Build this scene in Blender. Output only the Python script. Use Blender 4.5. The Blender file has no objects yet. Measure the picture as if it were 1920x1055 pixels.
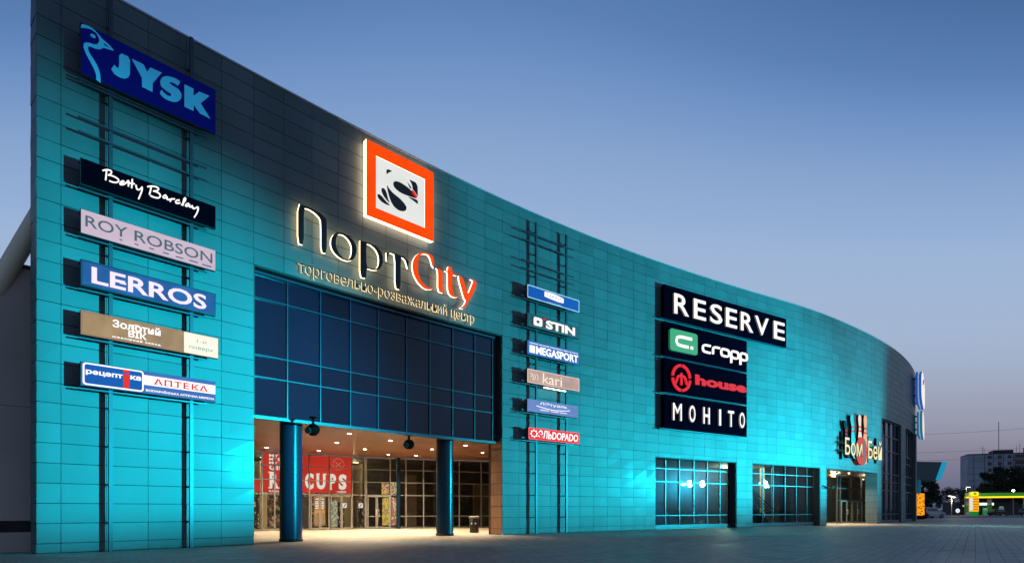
import bpy, bmesh, math, random, json
from mathutils import Matrix, Vector
random.seed(7)
sc = bpy.context.scene
COL = sc.collection
R_ = math.radians

# ------------------------------------------------------------------ camera
cam_d = bpy.data.cameras.new("camera"); cam = bpy.data.objects.new("camera", cam_d); COL.objects.link(cam)
cam.location = (0, 0, 1.33); cam.rotation_euler = (R_(90), 0, 0)
cam_d.sensor_width = 36; cam_d.lens = 20.85; cam_d.shift_y = 0.2227
cam_d.clip_start = 0.1; cam_d.clip_end = 6000
sc.camera = cam
sc.view_settings.view_transform = 'Standard'; sc.view_settings.look = 'None'
sc.view_settings.exposure = 0; sc.view_settings.gamma = 1

def lin(r, g, b):
    f = lambda c: (c/255)/12.92 if c/255 <= .04045 else (((c/255)+.055)/1.055)**2.4
    return (f(r), f(g), f(b), 1)

# ------------------------------------------------------------------ dusk sky
wd = bpy.data.worlds.new("World"); sc.world = wd; wd.use_nodes = True
nt = wd.node_tree; nt.nodes.clear()
N = nt.nodes.new; Lk = nt.links.new
def mth(op, a, b=None):
    n = N('ShaderNodeMath'); n.operation = op
    for i, v in enumerate((a, b)):
        if v is None: continue
        if isinstance(v, (int, float)): n.inputs[i].default_value = v
        else: Lk(v, n.inputs[i])
    return n.outputs[0]
tc = N('ShaderNodeTexCoord'); sp = N('ShaderNodeSeparateXYZ'); Lk(tc.outputs['Generated'], sp.inputs[0])
hor = mth('SQRT', mth('ADD', mth('MULTIPLY', sp.outputs[0], sp.outputs[0]), mth('MULTIPLY', sp.outputs[1], sp.outputs[1])))
caz = mth('DIVIDE', mth('ADD', mth('MULTIPLY', sp.outputs[1], math.cos(R_(-4))), mth('MULTIPLY', sp.outputs[0], math.sin(R_(-4)))), mth('MAXIMUM', hor, .001))
fac = mth('MINIMUM', mth('ADD', mth('MULTIPLY', mth('SUBTRACT', 1, caz), 1.2), 1), 1.75)
tt = mth('MULTIPLY', sp.outputs[2], fac)
rp = N('ShaderNodeValToRGB'); Lk(tt, rp.inputs[0])
stops = [(0, (86, 92, 118)), (0.03, (100, 107, 134)), (0.085, (131, 126, 146)), (0.138, (150, 148, 167)), (0.223, (161, 172, 195)), (0.304, (165, 184, 212)), (0.414, (157, 181, 215)), (0.453, (150, 176, 214)), (0.53, (134, 164, 206)), (0.6, (110, 145, 197)), (0.652, (92, 129, 181)), (0.75, (70, 106, 157)), (1.0, (42, 68, 115))]
rp.color_ramp.interpolation = 'B_SPLINE'; el = rp.color_ramp.elements
while len(el) < len(stops): el.new(.5)
for e, (p, c) in zip(el, stops): e.position = p; e.color = lin(*c)
bgn = N('ShaderNodeBackground'); bgn.inputs[1].default_value = 1.0; Lk(rp.outputs[0], bgn.inputs[0])
wo = N('ShaderNodeOutputWorld'); Lk(bgn.outputs[0], wo.inputs[0])

# ------------------------------------------------------------------ floodlights (stand right of the frame; mirrored in the windows)
CYAN = (0.0, .82, 1.0)
#  x, y, z, aim x, y, z, watts, cone, squash, blend, visor cut-off below the beam (deg), side flaps (deg, seen from behind: left, right)
FLOODS = [(16.6, 13.2, 4.8, -13.0, 19.4, 4.8, 130000, 56, .72, 1.0, 8.6, 4.5, 60),
          (52.0, 36.5, 4.7, 6.0, 36.5, 9.0, 203000, 86, .66, 1.0, 12, 7.5, 60),
          (41.6, 45.4, 4.2, 26.0, 58.0, 9.5, 27000, 150, 1.0, .4, 26, 36, 30)]
GOOSE = [[-0.004,1.494],[0.174,1.548],[0.324,1.531],[0.445,1.459],[0.552,1.359],[0.722,1.295],[0.885,1.176],[0.753,1.14],[0.598,1.113],[0.491,0.997],[0.384,0.953],[0.263,0.945],[0.197,0.928],[0.174,0.868],[0.218,0.732],[0.339,0.585],[0.445,0.427],[0.506,0.207],[0.512,-0.037],[0.399,-0.032],[0.399,0.149],[0.339,0.314],[0.233,0.489],[0.129,0.663],[0.07,0.826],[0.079,0.938],[0.129,1.003],[0.233,1.046],[0.339,1.061],[0.43,1.124],[0.482,1.227],[0.469,1.347],[0.399,1.45],[0.293,1.488],[0.174,1.466],[-0.004,1.38]]
BEAK = [[0.583,1.275],[0.753,1.203],[0.623,1.189]]
EYE = [[0.242,1.321],[0.293,1.369],[0.354,1.358],[0.384,1.315],[0.36,1.26],[0.293,1.261],[0.254,1.281]]
J = [[1.012,1.193],[1.312,1.218],[1.312,0.682],[1.27,0.547],[1.166,0.446],[1.022,0.413],[0.879,0.446],[0.778,0.509],[0.879,0.734],[0.942,0.684],[0.99,0.684],[1.012,0.741]]
Y = [[1.361,1.197],[1.693,1.202],[1.801,1.018],[1.896,1.208],[2.235,1.224],[1.965,0.731],[1.958,0.439],[1.653,0.45],[1.653,0.735]]
S = [[2.815,1.224],[2.669,1.264],[2.419,1.215],[2.26,1.102],[2.183,0.924],[2.207,0.763],[2.348,0.701],[2.526,0.669],[2.508,0.581],[2.419,0.543],[2.295,0.595],[2.242,0.692],[2.165,0.497],[2.313,0.41],[2.526,0.41],[2.706,0.486],[2.833,0.658],[2.844,0.842],[2.742,0.947],[2.561,0.97],[2.472,1.001],[2.508,1.067],[2.615,1.078],[2.706,1.015]]
K = [[2.936,1.209],[3.231,1.212],[3.223,0.959],[3.413,1.211],[3.753,1.233],[3.459,0.829],[3.78,0.446],[3.432,0.466],[3.231,0.661],[3.231,0.447],[2.936,0.452]]
SCRIPT = [[[0.558,0.607],[0.654,0.679],[0.76,0.703],[0.804,0.67],[0.769,0.582],[0.681,0.514],[0.76,0.554],[0.938,0.538],[1.001,0.481],[0.956,0.399],[0.84,0.352],[0.733,0.36]],[[0.663,0.672],[0.637,0.341]],[[1.028,0.397],[1.136,0.484],[1.118,0.518],[1.055,0.471],[1.019,0.394],[1.037,0.359],[1.154,0.418],[1.273,0.635],[1.255,0.395]],[[1.366,0.673],[1.347,0.379]],[[1.2,0.495],[1.431,0.547]],[[1.468,0.524],[1.486,0.403],[1.543,0.394],[1.618,0.477],[1.646,0.553],[1.637,0.399],[1.59,0.252],[1.543,0.105]],[[1.799,0.604],[1.943,0.684],[2.079,0.706],[2.138,0.664],[2.079,0.575],[1.943,0.521],[2.04,0.549],[2.158,0.519],[2.187,0.432],[2.118,0.351],[1.982,0.33],[1.885,0.346]],[[1.914,0.661],[1.856,0.368]],[[2.356,0.542],[2.276,0.5],[2.256,0.426],[2.316,0.427],[2.386,0.521],[2.366,0.425],[2.426,0.415],[2.506,0.479],[2.476,0.379]],[[2.506,0.479],[2.618,0.518]],[[2.761,0.533],[2.669,0.498],[2.638,0.419],[2.689,0.394],[2.782,0.452]],[[2.823,0.4],[2.937,0.556],[2.958,0.677],[2.916,0.672],[2.885,0.536],[2.864,0.394]],[[3.052,0.533],[2.968,0.478],[2.948,0.414],[3.01,0.415],[3.084,0.522],[3.073,0.428],[3.137,0.447]],[[3.158,0.505],[3.179,0.422],[3.243,0.424],[3.35,0.544],[3.36,0.445],[3.317,0.292],[3.232,0.124]]]
SWOOSH = [[0.669,0.366],[1.335,0.284],[1.975,0.243],[2.63,0.284],[3.257,0.363]]
PINW = [[3.582,4.94],[3.977,3.04]]
PINP = [[4.846,5.148],[4.981,0.483]]
PING = [[1.848,4.843],[2.867,2.953]]
LW = [[0.49,2.779],[3.136,2.782],[3.136,0.491],[0.49,0.49]]
LD = [[[1.035,2.432],[1.354,2.459],[1.154,2.31],[1.035,2.171]],[[0.586,1.128],[0.664,1.157],[0.78,1.133],[0.976,0.986],[1.254,0.86],[1.016,0.831],[0.78,0.864],[0.625,0.958],[0.567,1.053]],[[0.78,1.47],[0.858,1.517],[0.976,1.477],[1.055,1.338],[1.115,1.122],[1.222,0.957],[1.055,1.032],[0.878,1.17],[0.772,1.332]],[[1.063,1.731],[1.154,1.613],[1.375,1.475],[1.74,1.371],[1.988,1.236],[2.113,1.108],[2.092,0.961],[1.947,0.85],[1.699,0.803],[1.455,0.871],[1.294,1.018],[1.174,1.246],[1.075,1.549]],[[1.536,2.085],[1.781,2.112],[2.155,2.048],[2.324,1.99],[2.494,1.843],[2.665,1.702],[2.494,1.685],[2.113,1.648],[1.781,1.645],[1.516,1.717],[1.395,1.825],[1.395,1.979]],[[2.155,1.619],[2.494,1.65],[2.73,1.656],[2.76,1.465],[2.494,1.544]],[[2.197,2.438],[2.73,2.435],[2.743,1.795],[2.601,1.972],[2.451,2.056],[2.442,2.176],[2.387,2.295],[2.303,2.385]],[[2.155,2.268],[2.26,2.211],[2.4,2.072],[2.324,2.025],[2.239,2.133]]]
LR = [[2.345,2.005],[2.536,1.983],[2.708,1.782],[2.708,1.704],[2.536,1.771],[2.408,1.882]]
PP = [[[0.022,2.943],[0.411,2.948],[0.757,2.924],[1.039,2.858],[1.217,2.754],[1.26,2.619],[1.26,1.309],[1.01,1.279],[1.01,2.5],[0.95,2.662],[0.757,2.792],[0.48,2.858],[0.268,2.838],[0.268,1.345],[0.022,1.326]]]
PO = [[[1.745,2.351],[1.987,2.406],[2.251,2.373],[2.481,2.24],[2.616,2.075],[2.647,1.876],[2.577,1.577],[2.442,1.381],[2.194,1.274],[1.949,1.269],[1.69,1.361],[1.506,1.525],[1.434,1.738],[1.452,1.978],[1.561,2.199]],[[1.782,2.281],[2.024,2.316],[2.251,2.201],[2.385,2.002],[2.404,1.732],[2.346,1.474],[2.213,1.338],[2.024,1.326],[1.838,1.457],[1.708,1.655],[1.66,1.876],[1.69,2.123]]]
PR = [[[2.733,2.338],[3.167,2.379],[3.551,2.362],[3.798,2.249],[3.943,2.042],[3.956,1.74],[3.84,1.454],[3.633,1.277],[3.389,1.229],[3.116,1.239],[3.116,0.789],[2.803,0.755],[2.803,2.291]],[[3.1,2.29],[3.308,2.31],[3.551,2.208],[3.707,2.006],[3.748,1.714],[3.695,1.466],[3.572,1.324],[3.348,1.295],[3.116,1.317]]]
PT = [[[4.12,2.324],[5.346,2.317],[5.301,1.737],[5.145,2.157],[5.056,2.235],[4.893,2.249],[4.88,0.751],[4.589,0.741],[4.589,2.257],[4.319,2.269],[4.234,2.178],[4.137,1.769]]]
CC = [[[6.124,2.846],[6.406,2.894],[6.692,2.866],[6.779,2.718],[6.765,2.288],[6.668,2.337],[6.573,2.656],[6.43,2.825],[6.171,2.784],[5.984,2.69],[5.869,2.485],[5.837,2.135],[5.869,1.766],[6.031,1.469],[6.312,1.297],[6.597,1.276],[6.741,1.314],[6.731,1.253],[6.406,1.157],[6.171,1.164],[5.846,1.343],[5.617,1.62],[5.517,1.967],[5.572,2.321],[5.754,2.601],[5.938,2.763]]]
CI = [[[6.876,2.339],[7.302,2.324],[7.302,1.304],[7.377,1.226],[7.022,1.232],[7.022,2.244]]]
CT = [[[7.637,2.637],[7.89,2.65],[7.89,2.372],[8.239,2.37],[8.239,2.301],[7.89,2.284],[7.905,1.461],[8.059,1.281],[8.281,1.277],[8.084,1.207],[7.829,1.203],[7.677,1.322],[7.616,1.544],[7.616,2.334],[7.426,2.328],[7.476,2.381],[7.616,2.394]]]
CY = [[[8.25,2.352],[8.579,2.363],[8.897,1.534],[9.166,2.115],[9.275,2.35],[9.042,2.377],[9.193,2.41],[9.493,2.409],[9.466,2.113],[9.247,1.685],[8.87,1.1],[8.658,0.772],[8.353,0.752],[8.605,0.914],[8.79,1.223],[8.658,1.291]]]
R = {"RR":[0.119,3.852,0.232,0.576],"RRd0":[1.021,1.096,0.112,0.147],"RRd1":[1.443,1.552,0.114,0.149],"RRd2":[1.862,2.003,0.118,0.154],"RRd3":[2.268,2.455,0.104,0.141],"RRd4":[2.665,2.9,0.093,0.13],"RRd5":[3.094,3.368,0.097,0.135],"RRd6":[3.507,3.827,0.083,0.121],"LER":[0.256,3.645,0.134,0.645],"z1":[0.829,2.201,0.372,0.633],"z2":[1.268,1.791,0.197,0.422],"z3":[0.834,2.201,0.066,0.145],"zbox":[2.925,4.07,-0.037,0.73],"z4":[3.337,3.645,0.432,0.551],"z5":[3.085,3.881,0.159,0.288],"abox":[0.055,1.698,0.048,0.741],"a1":[0.125,1.106,0.337,0.501],"ai":[1.125,1.289,0.069,0.667],"aigap":[1.125,1.289,0.54,0.58],"a2":[1.318,1.621,0.384,0.522],"aband":[1.698,4.026,0.284,0.614],"a3":[1.995,3.69,0.33,0.537],"a4":[1.768,3.92,0.078,0.167],"s1b":[1.273,2.74,0.306,0.595],"s1t":[1.451,2.591,0.059,0.125],"s2o":[0.393,1.048,0.086,0.554],"s2d":[1.116,1.301,0.51,0.644],"s2t":[1.329,3.606,0.07,0.544],"s3q":[0.145,0.526,0.118,0.488],"s3t":[0.612,3.96,0.07,0.512],"s3l":[0.145,3.96,0.547,0.605],"s4t":[1.128,2.697,0.051,0.702],"s4w":[0.145,0.833,0.114,0.523],"s5t":[0.917,3.031,0.4,0.592],"s6g":[0.183,0.77,0.147,0.613],"s6t":[0.711,3.898,0.129,0.6],"res":[0.794,13.314,0.376,1.811],"cbox":[0.36,3.181,0.365,1.884],"cr":[3.682,8.632,0.736,1.281],"hring":[0.551,2.453,0.126,1.986],"ho":[2.796,8.543,0.766,1.54],"mo":[0.669,8.379,0.568,1.751],"b1":[-0.181,3.709,1.107,2.638],"b2":[4.982,8.283,1.163,2.692],"bball":[2.473,5.007,0.401,2.891],"tag":[0.09,9.423,0.142,0.526]}

# ------------------------------------------------------------------ helpers
WM = {}
def wm(o): return WM.get(o.name, Matrix.Identity(4))
def tag(o, label=None, cat=None, group=None, kind=None):
    for k, v in (('label', label), ('category', cat), ('group', group), ('kind', kind)):
        if v: o[k] = v
    return o
def thing(name, label, cat, loc=(0, 0, 0), rz=0.0, group=None):
    o = bpy.data.objects.new(name, None); COL.objects.link(o)
    o.location = loc; o.rotation_euler = (0, 0, rz); o.empty_display_size = .3
    WM[o.name] = Matrix.Translation(loc) @ Matrix.Rotation(rz, 4, 'Z')
    return tag(o, label, cat, group)
def link(name, me, parent=None):
    o = bpy.data.objects.new(name, me); COL.objects.link(o)
    if parent: o.parent = parent; WM[o.name] = wm(parent)
    return o
def copy_tree(o, parent=None):
    c = o.copy(); COL.objects.link(c); WM[c.name] = wm(o)
    if parent: c.parent = parent
    for ch in list(o.children): copy_tree(ch, c)
    return c
class MB:
    """collects shapes; build() links them as ONE mesh object"""
    def __init__(s): s.v = []; s.f = []; s.m = []; s.sm = []
    def add(s, vs, fs, mi=0, smooth=False):
        b = len(s.v); s.v += [tuple(v) for v in vs]; s.f += [tuple(i+b for i in f) for f in fs]
        s.m += [mi]*len(fs); s.sm += [smooth]*len(fs); return s
    def quad(s, a, b, c, d, mi=0): return s.add([a, b, c, d], [(0, 1, 2, 3)], mi)
    def box(s, x0, x1, y0, y1, z0, z1, mi=0):
        v = [(x, y, z) for z in (z0, z1) for y in (y0, y1) for x in (x0, x1)]
        return s.add(v, [(0, 2, 3, 1), (4, 5, 7, 6), (0, 1, 5, 4), (2, 6, 7, 3), (0, 4, 6, 2), (1, 3, 7, 5)], mi)
    def bbox(s, x0, x1, y0, y1, z0, z1, r=.02, mi=0):
        bm = bmesh.new(); bmesh.ops.create_cube(bm, size=1)
        for v in bm.verts: v.co = Vector((x0+(v.co.x+.5)*(x1-x0), y0+(v.co.y+.5)*(y1-y0), z0+(v.co.z+.5)*(z1-z0)))
        bmesh.ops.bevel(bm, geom=bm.edges[:], offset=r, segments=2, affect='EDGES')
        bm.verts.index_update(); s.add([v.co[:] for v in bm.verts], [[v.index for v in f.verts] for f in bm.faces], mi); bm.free(); return s
    def pbox(s, A, B, o0, o1, z0, z1, mi=0):
        """box along plan line A->B, from offset o0 to o1 on its outward side"""
        ax, ay = A; bx, by = B; L = math.hypot(bx-ax, by-ay); nx, ny = (by-ay)/L, -(bx-ax)/L
        P = [(ax+nx*o0, ay+ny*o0), (bx+nx*o0, by+ny*o0), (bx+nx*o1, by+ny*o1), (ax+nx*o1, ay+ny*o1)]
        v = [(x, y, z) for z in (z0, z1) for x, y in P]
        return s.add(v, [(0, 1, 2, 3), (7, 6, 5, 4), (0, 4, 5, 1), (1, 5, 6, 2), (2, 6, 7, 3), (3, 7, 4, 0)], mi)
    def tube(s, pts, r, n=10, mi=0, cap=True, r1=None):
        pts = [Vector(p) for p in pts]; k = len(pts); vs = []; fs = []
        for i, p in enumerate(pts):
            d = (pts[min(i+1, k-1)]-pts[max(i-1, 0)]).normalized()
            u = d.cross(Vector((0, 0, 1))); u = Vector((1, 0, 0)) if u.length < 1e-4 else u.normalized(); w = d.cross(u)
            rr = r if r1 is None else r+(r1-r)*i/(k-1)
            vs += [p+(u*math.cos(a)+w*math.sin(a))*rr for a in (2*math.pi*j/n for j in range(n))]
        for i in range(k-1): fs += [(i*n+j, i*n+(j+1) % n, (i+1)*n+(j+1) % n, (i+1)*n+j) for j in range(n)]
        s.add(vs, fs, mi, True)
        if cap: s.add(vs[:n], [tuple(range(n))], mi); s.add(vs[-n:], [tuple(range(n))[::-1]], mi)
        return s
    def lathe(s, prof, c=(0, 0, 0), n=20, mi=0):
        k = len(prof); vs = [(c[0]+r*math.cos(2*math.pi*j/n), c[1]+r*math.sin(2*math.pi*j/n), c[2]+z) for r, z in prof for j in range(n)]
        return s.add(vs, [(i*n+j, i*n+(j+1) % n, (i+1)*n+(j+1) % n, (i+1)*n+j) for i in range(k-1) for j in range(n)], mi, True)
    def build(s, name, mats, parent=None, world=True):
        me = bpy.data.meshes.new(name)
        v = s.v
        if parent and world:
            inv = wm(parent).inverted(); v = [tuple(inv @ Vector(p)) for p in v]
        me.from_pydata(v, [], s.f)
        for m in (mats if isinstance(mats, (list, tuple)) else [mats]): me.materials.append(m)
        me.polygons.foreach_set('material_index', s.m); me.polygons.foreach_set('use_smooth', s.sm)
        me.validate(); me.update()
        return link(name, me, parent)

# ------------------------------------------------------------------ materials
def mat(name, col, rough=.5, metal=0., spec=.5, emit=None, es=1., var=0., vscale=3., island=0., bump=0., coat=0., stretch=1.):
    m = bpy.data.materials.new(name); m.use_nodes = True; t = m.node_tree; b = t.nodes['Principled BSDF']
    c = tuple(col[:3])+(1,)
    b.inputs['Base Color'].default_value = c; b.inputs['Roughness'].default_value = rough
    b.inputs['Metallic'].default_value = metal; b.inputs['Specular IOR Level'].default_value = spec
    b.inputs['Coat Weight'].default_value = coat
    if emit: b.inputs['Emission Color'].default_value = tuple(emit[:3])+(1,); b.inputs['Emission Strength'].default_value = es
    if var or island:
        mx = t.nodes.new('ShaderNodeHueSaturation'); mx.inputs['Color'].default_value = c
        val = None
        if var:
            n = t.nodes.new('ShaderNodeTexNoise'); n.inputs['Scale'].default_value = vscale; n.inputs['Detail'].default_value = 5
            tco = t.nodes.new('ShaderNodeTexCoord'); mpg = t.nodes.new('ShaderNodeMapping'); mpg.inputs['Scale'].default_value = (1, 1, stretch)
            t.links.new(tco.outputs['Object'], mpg.inputs[0]); t.links.new(mpg.outputs[0], n.inputs['Vector'])
            mr = t.nodes.new('ShaderNodeMapRange'); mr.inputs['To Min'].default_value = 1-var; mr.inputs['To Max'].default_value = 1+var
            mr.inputs['From Min'].default_value = .3; mr.inputs['From Max'].default_value = .7
            t.links.new(n.outputs['Fac'], mr.inputs['Value']); val = mr.outputs[0]
            if bump:
                bp = t.nodes.new('ShaderNodeBump'); bp.inputs['Strength'].default_value = bump; bp.inputs['Distance'].default_value = .01
                t.links.new(n.outputs['Fac'], bp.inputs['Height']); t.links.new(bp.outputs[0], b.inputs['Normal'])
        if island:
            g = t.nodes.new('ShaderNodeNewGeometry'); mr = t.nodes.new('ShaderNodeMapRange')
            mr.inputs['To Min'].default_value = 1-island; mr.inputs['To Max'].default_value = 1+island
            t.links.new(g.outputs['Random Per Island'], mr.inputs['Value'])
            if val:
                mm = t.nodes.new('ShaderNodeMath'); mm.operation = 'MULTIPLY'; t.links.new(val, mm.inputs[0]); t.links.new(mr.outputs[0], mm.inputs[1]); val = mm.outputs[0]
            else: val = mr.outputs[0]
        t.links.new(val, mx.inputs['Value']); t.links.new(mx.outputs[0], b.inputs['Base Color'])
    return m
def glow(name, srgb, es=1.): return mat(name, (.004, .004, .004), .6, spec=.04, emit=lin(*srgb), es=es)
def glass(name, tint=(.8, .9, 1), ior=1.5, glare_haze=0.):
    m = bpy.data.materials.new(name); m.use_nodes = True; t = m.node_tree; t.nodes.clear(); n = t.nodes.new; l = t.links.new
    o = n('ShaderNodeOutputMaterial'); mx = n('ShaderNodeMixShader'); fr = n('ShaderNodeFresnel'); fr.inputs[0].default_value = ior
    tr = n('ShaderNodeBsdfTransparent'); tr.inputs[0].default_value = tint+(1,)
    gl = n('ShaderNodeBsdfGlossy'); gl.inputs['Roughness'].default_value = 0
    l(fr.outputs[0], mx.inputs[0]); l(tr.outputs[0], mx.inputs[1]); l(gl.outputs[0], mx.inputs[2]); out = mx
    if glare_haze:                                                    # bluish rough lobe put in for the hazy glow round mirrored lamps
        g2 = n('ShaderNodeBsdfGlossy'); g2.inputs['Roughness'].default_value = .2; g2.inputs[0].default_value = (.5, .8, 1, 1); m2 = n('ShaderNodeMixShader'); m2.inputs[0].default_value = glare_haze
        l(mx.outputs[0], m2.inputs[1]); l(g2.outputs[0], m2.inputs[2]); out = m2
    l(out.outputs[0], o.inputs[0]); return m

M = dict(
 panel=mat('composite_panel', (.088, .122, .131), .5, spec=.25, island=.10, var=.12, vscale=.5, stretch=.25),
 back=mat('dark_backing', (.012, .013, .016), .7),
 reveal=mat('dark_reveal', (.02, .021, .025), .6, var=.15, vscale=2),
 coping=mat('pale_coping', (.30, .32, .36), .4, metal=.3),
 blueglass=mat('navy_spandrel_glass', (.0006, .0075, .02), .035, spec=.3, var=.1, vscale=.5, island=.35),
 frame=mat('blue_aluminium', (.015, .032, .065), .35, spec=.4),
 greyframe=mat('grey_aluminium', (.17, .165, .16), .4, spec=.5),
 column=mat('blue_column_metal', (.003, .018, .04), .27, metal=.0, spec=.22, var=.06, vscale=1.5),
 soffit=mat('copper_soffit', (.19, .085, .042), .38, spec=.5, var=.25, vscale=.9),
 glass=glass('clear_glass', (.84, .89, .9), 1.22),
 winglass=glass('blue_glass', (.30, .50, .66), 1.5, .0012),
 black=mat('black_paint', (.007, .007, .008), .55, spec=.12),
 post=mat('rack_steel', (.035, .05, .07), .4, metal=.2),
 white=mat('white_paint', (.75, .75, .74), .5),
 cream=mat('cream_wall', (.40, .33, .20), .7, var=.08),
 darkwall=mat('dark_interior', (.05, .042, .036), .8, var=.3),
 tile=mat('floor_tile', (.32, .29, .25), .35, var=.1),
 concrete=mat('grey_render', (.46, .39, .33), .85, var=.1, vscale=.4),
 leaf=mat('foliage', (.022, .035, .014), .9, island=.45),
 bark=mat('bark', (.05, .038, .028), .9),
 soot=mat('soot_black', (.0015, .0015, .0016), .6, spec=.03),
 lamp=glow('warm_lamp', (255, 236, 195), 60),
 tyre=mat('tyre_rubber', (.012, .012, .012), .8),
)
M['panel'].node_tree.nodes['Principled BSDF'].inputs['Coat Weight'].default_value = .05
M['panel'].node_tree.nodes['Principled BSDF'].inputs['Coat Roughness'].default_value = .14

# ------------------------------------------------------------------ the facade's plan curve
KN = [0, 12, 24, 36, 46, 54, 62, 70, 78, 86, 96, 110]
TH = [48.749, 45.556, 38.76, 33.073, 30.466, 36.849, 40.278, 44.785, 49.436, 54.096, 66, 84]
X0, Y0 = -14.231, 17.741
DS = .05; NS = int(108/DS)+1
def th_at(s):
    s = max(0, min(s, 110))
    for i in range(len(KN)-1):
        if s <= KN[i+1]: return R_(TH[i]+(TH[i+1]-TH[i])*(s-KN[i])/(KN[i+1]-KN[i]))
FX = [X0]; FY = [Y0]
for i in range(1, NS):
    t = th_at((i-.5)*DS); FX.append(FX[-1]+math.cos(t)*DS); FY.append(FY[-1]+math.sin(t)*DS)
def P(s, off=0.):
    i = min(max(s/DS, 0), NS-1.001); k = int(i); f = i-k
    x = FX[k]+(FX[k+1]-FX[k])*f; y = FY[k]+(FY[k+1]-FY[k])*f; t = th_at(s)
    return (x+math.sin(t)*off, y-math.cos(t)*off)
def P3(s, off, z): x, y = P(s, off); return (x, y, z)
def fbox(mb, s0, s1, o0, o1, z0, z1, mi=0, step=1.2):
    n = max(1, int((s1-s0)/step+.5)); vs = []; fs = []
    for i in range(n+1):
        s = s0+(s1-s0)*i/n
        vs += [P3(s, o0, z0), P3(s, o1, z0), P3(s, o1, z1), P3(s, o0, z1)]
    for i in range(n):
        a = i*4; b = a+4
        fs += [(a+j, a+(j+1) % 4, b+(j+1) % 4, b+j) for j in range(4)]
    fs += [(3, 2, 1, 0), (n*4, n*4+1, n*4+2, n*4+3)]
    mb.add(vs, fs, mi)
def chord(s0, s1, off=0.):
    a = P(s0); b = P(s1); L = math.hypot(b[0]-a[0], b[1]-a[1]); t = ((b[0]-a[0])/L, (b[1]-a[1])/L); n = (t[1], -t[0])
    return (a[0]+n[0]*off, a[1]+n[1]*off), math.atan2(t[1], t[0]), L

# ------------------------------------------------------------------ lettering helpers (local: x right, z up, outward = -y)
def curve_mesh(cu):
    o = bpy.data.objects.new("tmp", cu); COL.objects.link(o)
    me = bpy.data.meshes.new_from_object(o.evaluated_get(bpy.context.evaluated_depsgraph_get()))
    bpy.data.objects.remove(o); bpy.data.curves.remove(cu); return me
def place(me, name, mats, parent, y0, depth, rect=None, rot=None):
    vs = [v.co.copy() for v in me.vertices]
    if rect:
        xs = [v.x for v in vs]; ys = [v.y for v in vs]; a, b, c, d = min(xs), max(xs), min(ys), max(ys)
        for v in vs: v.x = rect[0]+(v.x-a)/(b-a)*(rect[1]-rect[0]); v.y = rect[2]+(v.y-c)/(d-c)*(rect[3]-rect[2])
    mats = mats if isinstance(mats, (list, tuple)) else [mats]
    me.materials.clear()
    for m in mats: me.materials.append(m)
    for p in me.polygons: p.material_index = 0 if len(mats) == 1 or p.normal.z > .5 else (1 if abs(p.normal.z) < .5 else (2 if len(mats) > 2 else 0))
    for v, w in zip(me.vertices, vs): v.co = (w.x, -(y0+depth/2+w.z), w.y)
    me.name = name
    return link(name, me, parent)
def text(name, body, rect, mats, parent, y0, depth=.02, bold=0., shear=0., space=1.):
    cu = bpy.data.curves.new("t", 'FONT'); cu.body = body; cu.extrude = depth/2; cu.offset = bold; cu.shear = shear; cu.space_character = space
    cu.resolution_u = 3
    return place(curve_mesh(cu), name, mats, parent, y0, depth, rect)
def poly(name, loops, mats, parent, y0, depth=.02):
    cu = bpy.data.curves.new("p", 'CURVE'); cu.dimensions = '2D'; cu.fill_mode = 'BOTH'; cu.extrude = depth/2
    for lp in loops:
        s = cu.splines.new('POLY'); s.points.add(len(lp)-1); s.use_cyclic_u = True
        for p, q in zip(s.points, lp): p.co = (q[0], q[1], 0, 1)
    return place(curve_mesh(cu), name, mats, parent, y0, depth)
def smooth_loop(lp, it=2):
    for _ in range(it):
        o = []
        for i in range(len(lp)):
            a, b = lp[i], lp[(i+1) % len(lp)]
            if math.hypot(b[0]-a[0], b[1]-a[1]) < .12: o.append(a); continue
            o += [(a[0]*.8+b[0]*.2, a[1]*.8+b[1]*.2), (a[0]*.2+b[0]*.8, a[1]*.2+b[1]*.8)]
        lp = o
    return lp
def strokes(name, lines, w, m, parent, y0, depth=.02):
    mb = MB()
    for k, ln in enumerate(lines):
        pts = [Vector((x, 0, z)) for x, z in ln]
        for _ in range(2):                                    # round the corners
            q = [pts[0]]
            for a, b in zip(pts, pts[1:]): q += [a*.75+b*.25, a*.25+b*.75]
            pts = q+[pts[-1]]
        L = []; Rr = []
        for i, p in enumerate(pts):
            d = (pts[min(i+1, len(pts)-1)]-pts[max(i-1, 0)]).normalized(); n = Vector((-d.z, 0, d.x))*w/2
            L.append(p+n); Rr.append(p-n)
        y = -(y0+depth+k*.002); n = len(pts)
        vs = [(v.x, y, v.z) for v in L+Rr]+[(v.x, -y0, v.z) for v in L+Rr]
        fs = []
        for i in range(n-1):
            fs += [(i, i+1, n+i+1, n+i), (i+1, i, 2*n+i, 2*n+i+1), (n+i, n+i+1, 3*n+i+1, 3*n+i)]
        fs += [(0, n, 3*n, 2*n), (n-1, 3*n-1, 4*n-1, 2*n-1)]
        mb.add(vs, fs)
    return mb.build(name, m, parent, world=False)
def rrect(x0, x1, z0, z1, r, n=5):
    o = []
    for cx, cz, a in ((x1-r, z1-r, 0), (x0+r, z1-r, 90), (x0+r, z0+r, 180), (x1-r, z0+r, 270)):
        o += [(cx+r*math.cos(R_(a+90*i/n)), cz+r*math.sin(R_(a+90*i/n))) for i in range(n+1)]
    return o
def ell(cx, cz, rx, rz, n=28): return [(cx+rx*math.cos(2*math.pi*i/n), cz+rz*math.sin(2*math.pi*i/n)) for i in range(n)]
def box2(x0, x1, z0, z1): return [(x0, z0), (x1, z0), (x1, z1), (x0, z1)]

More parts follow.
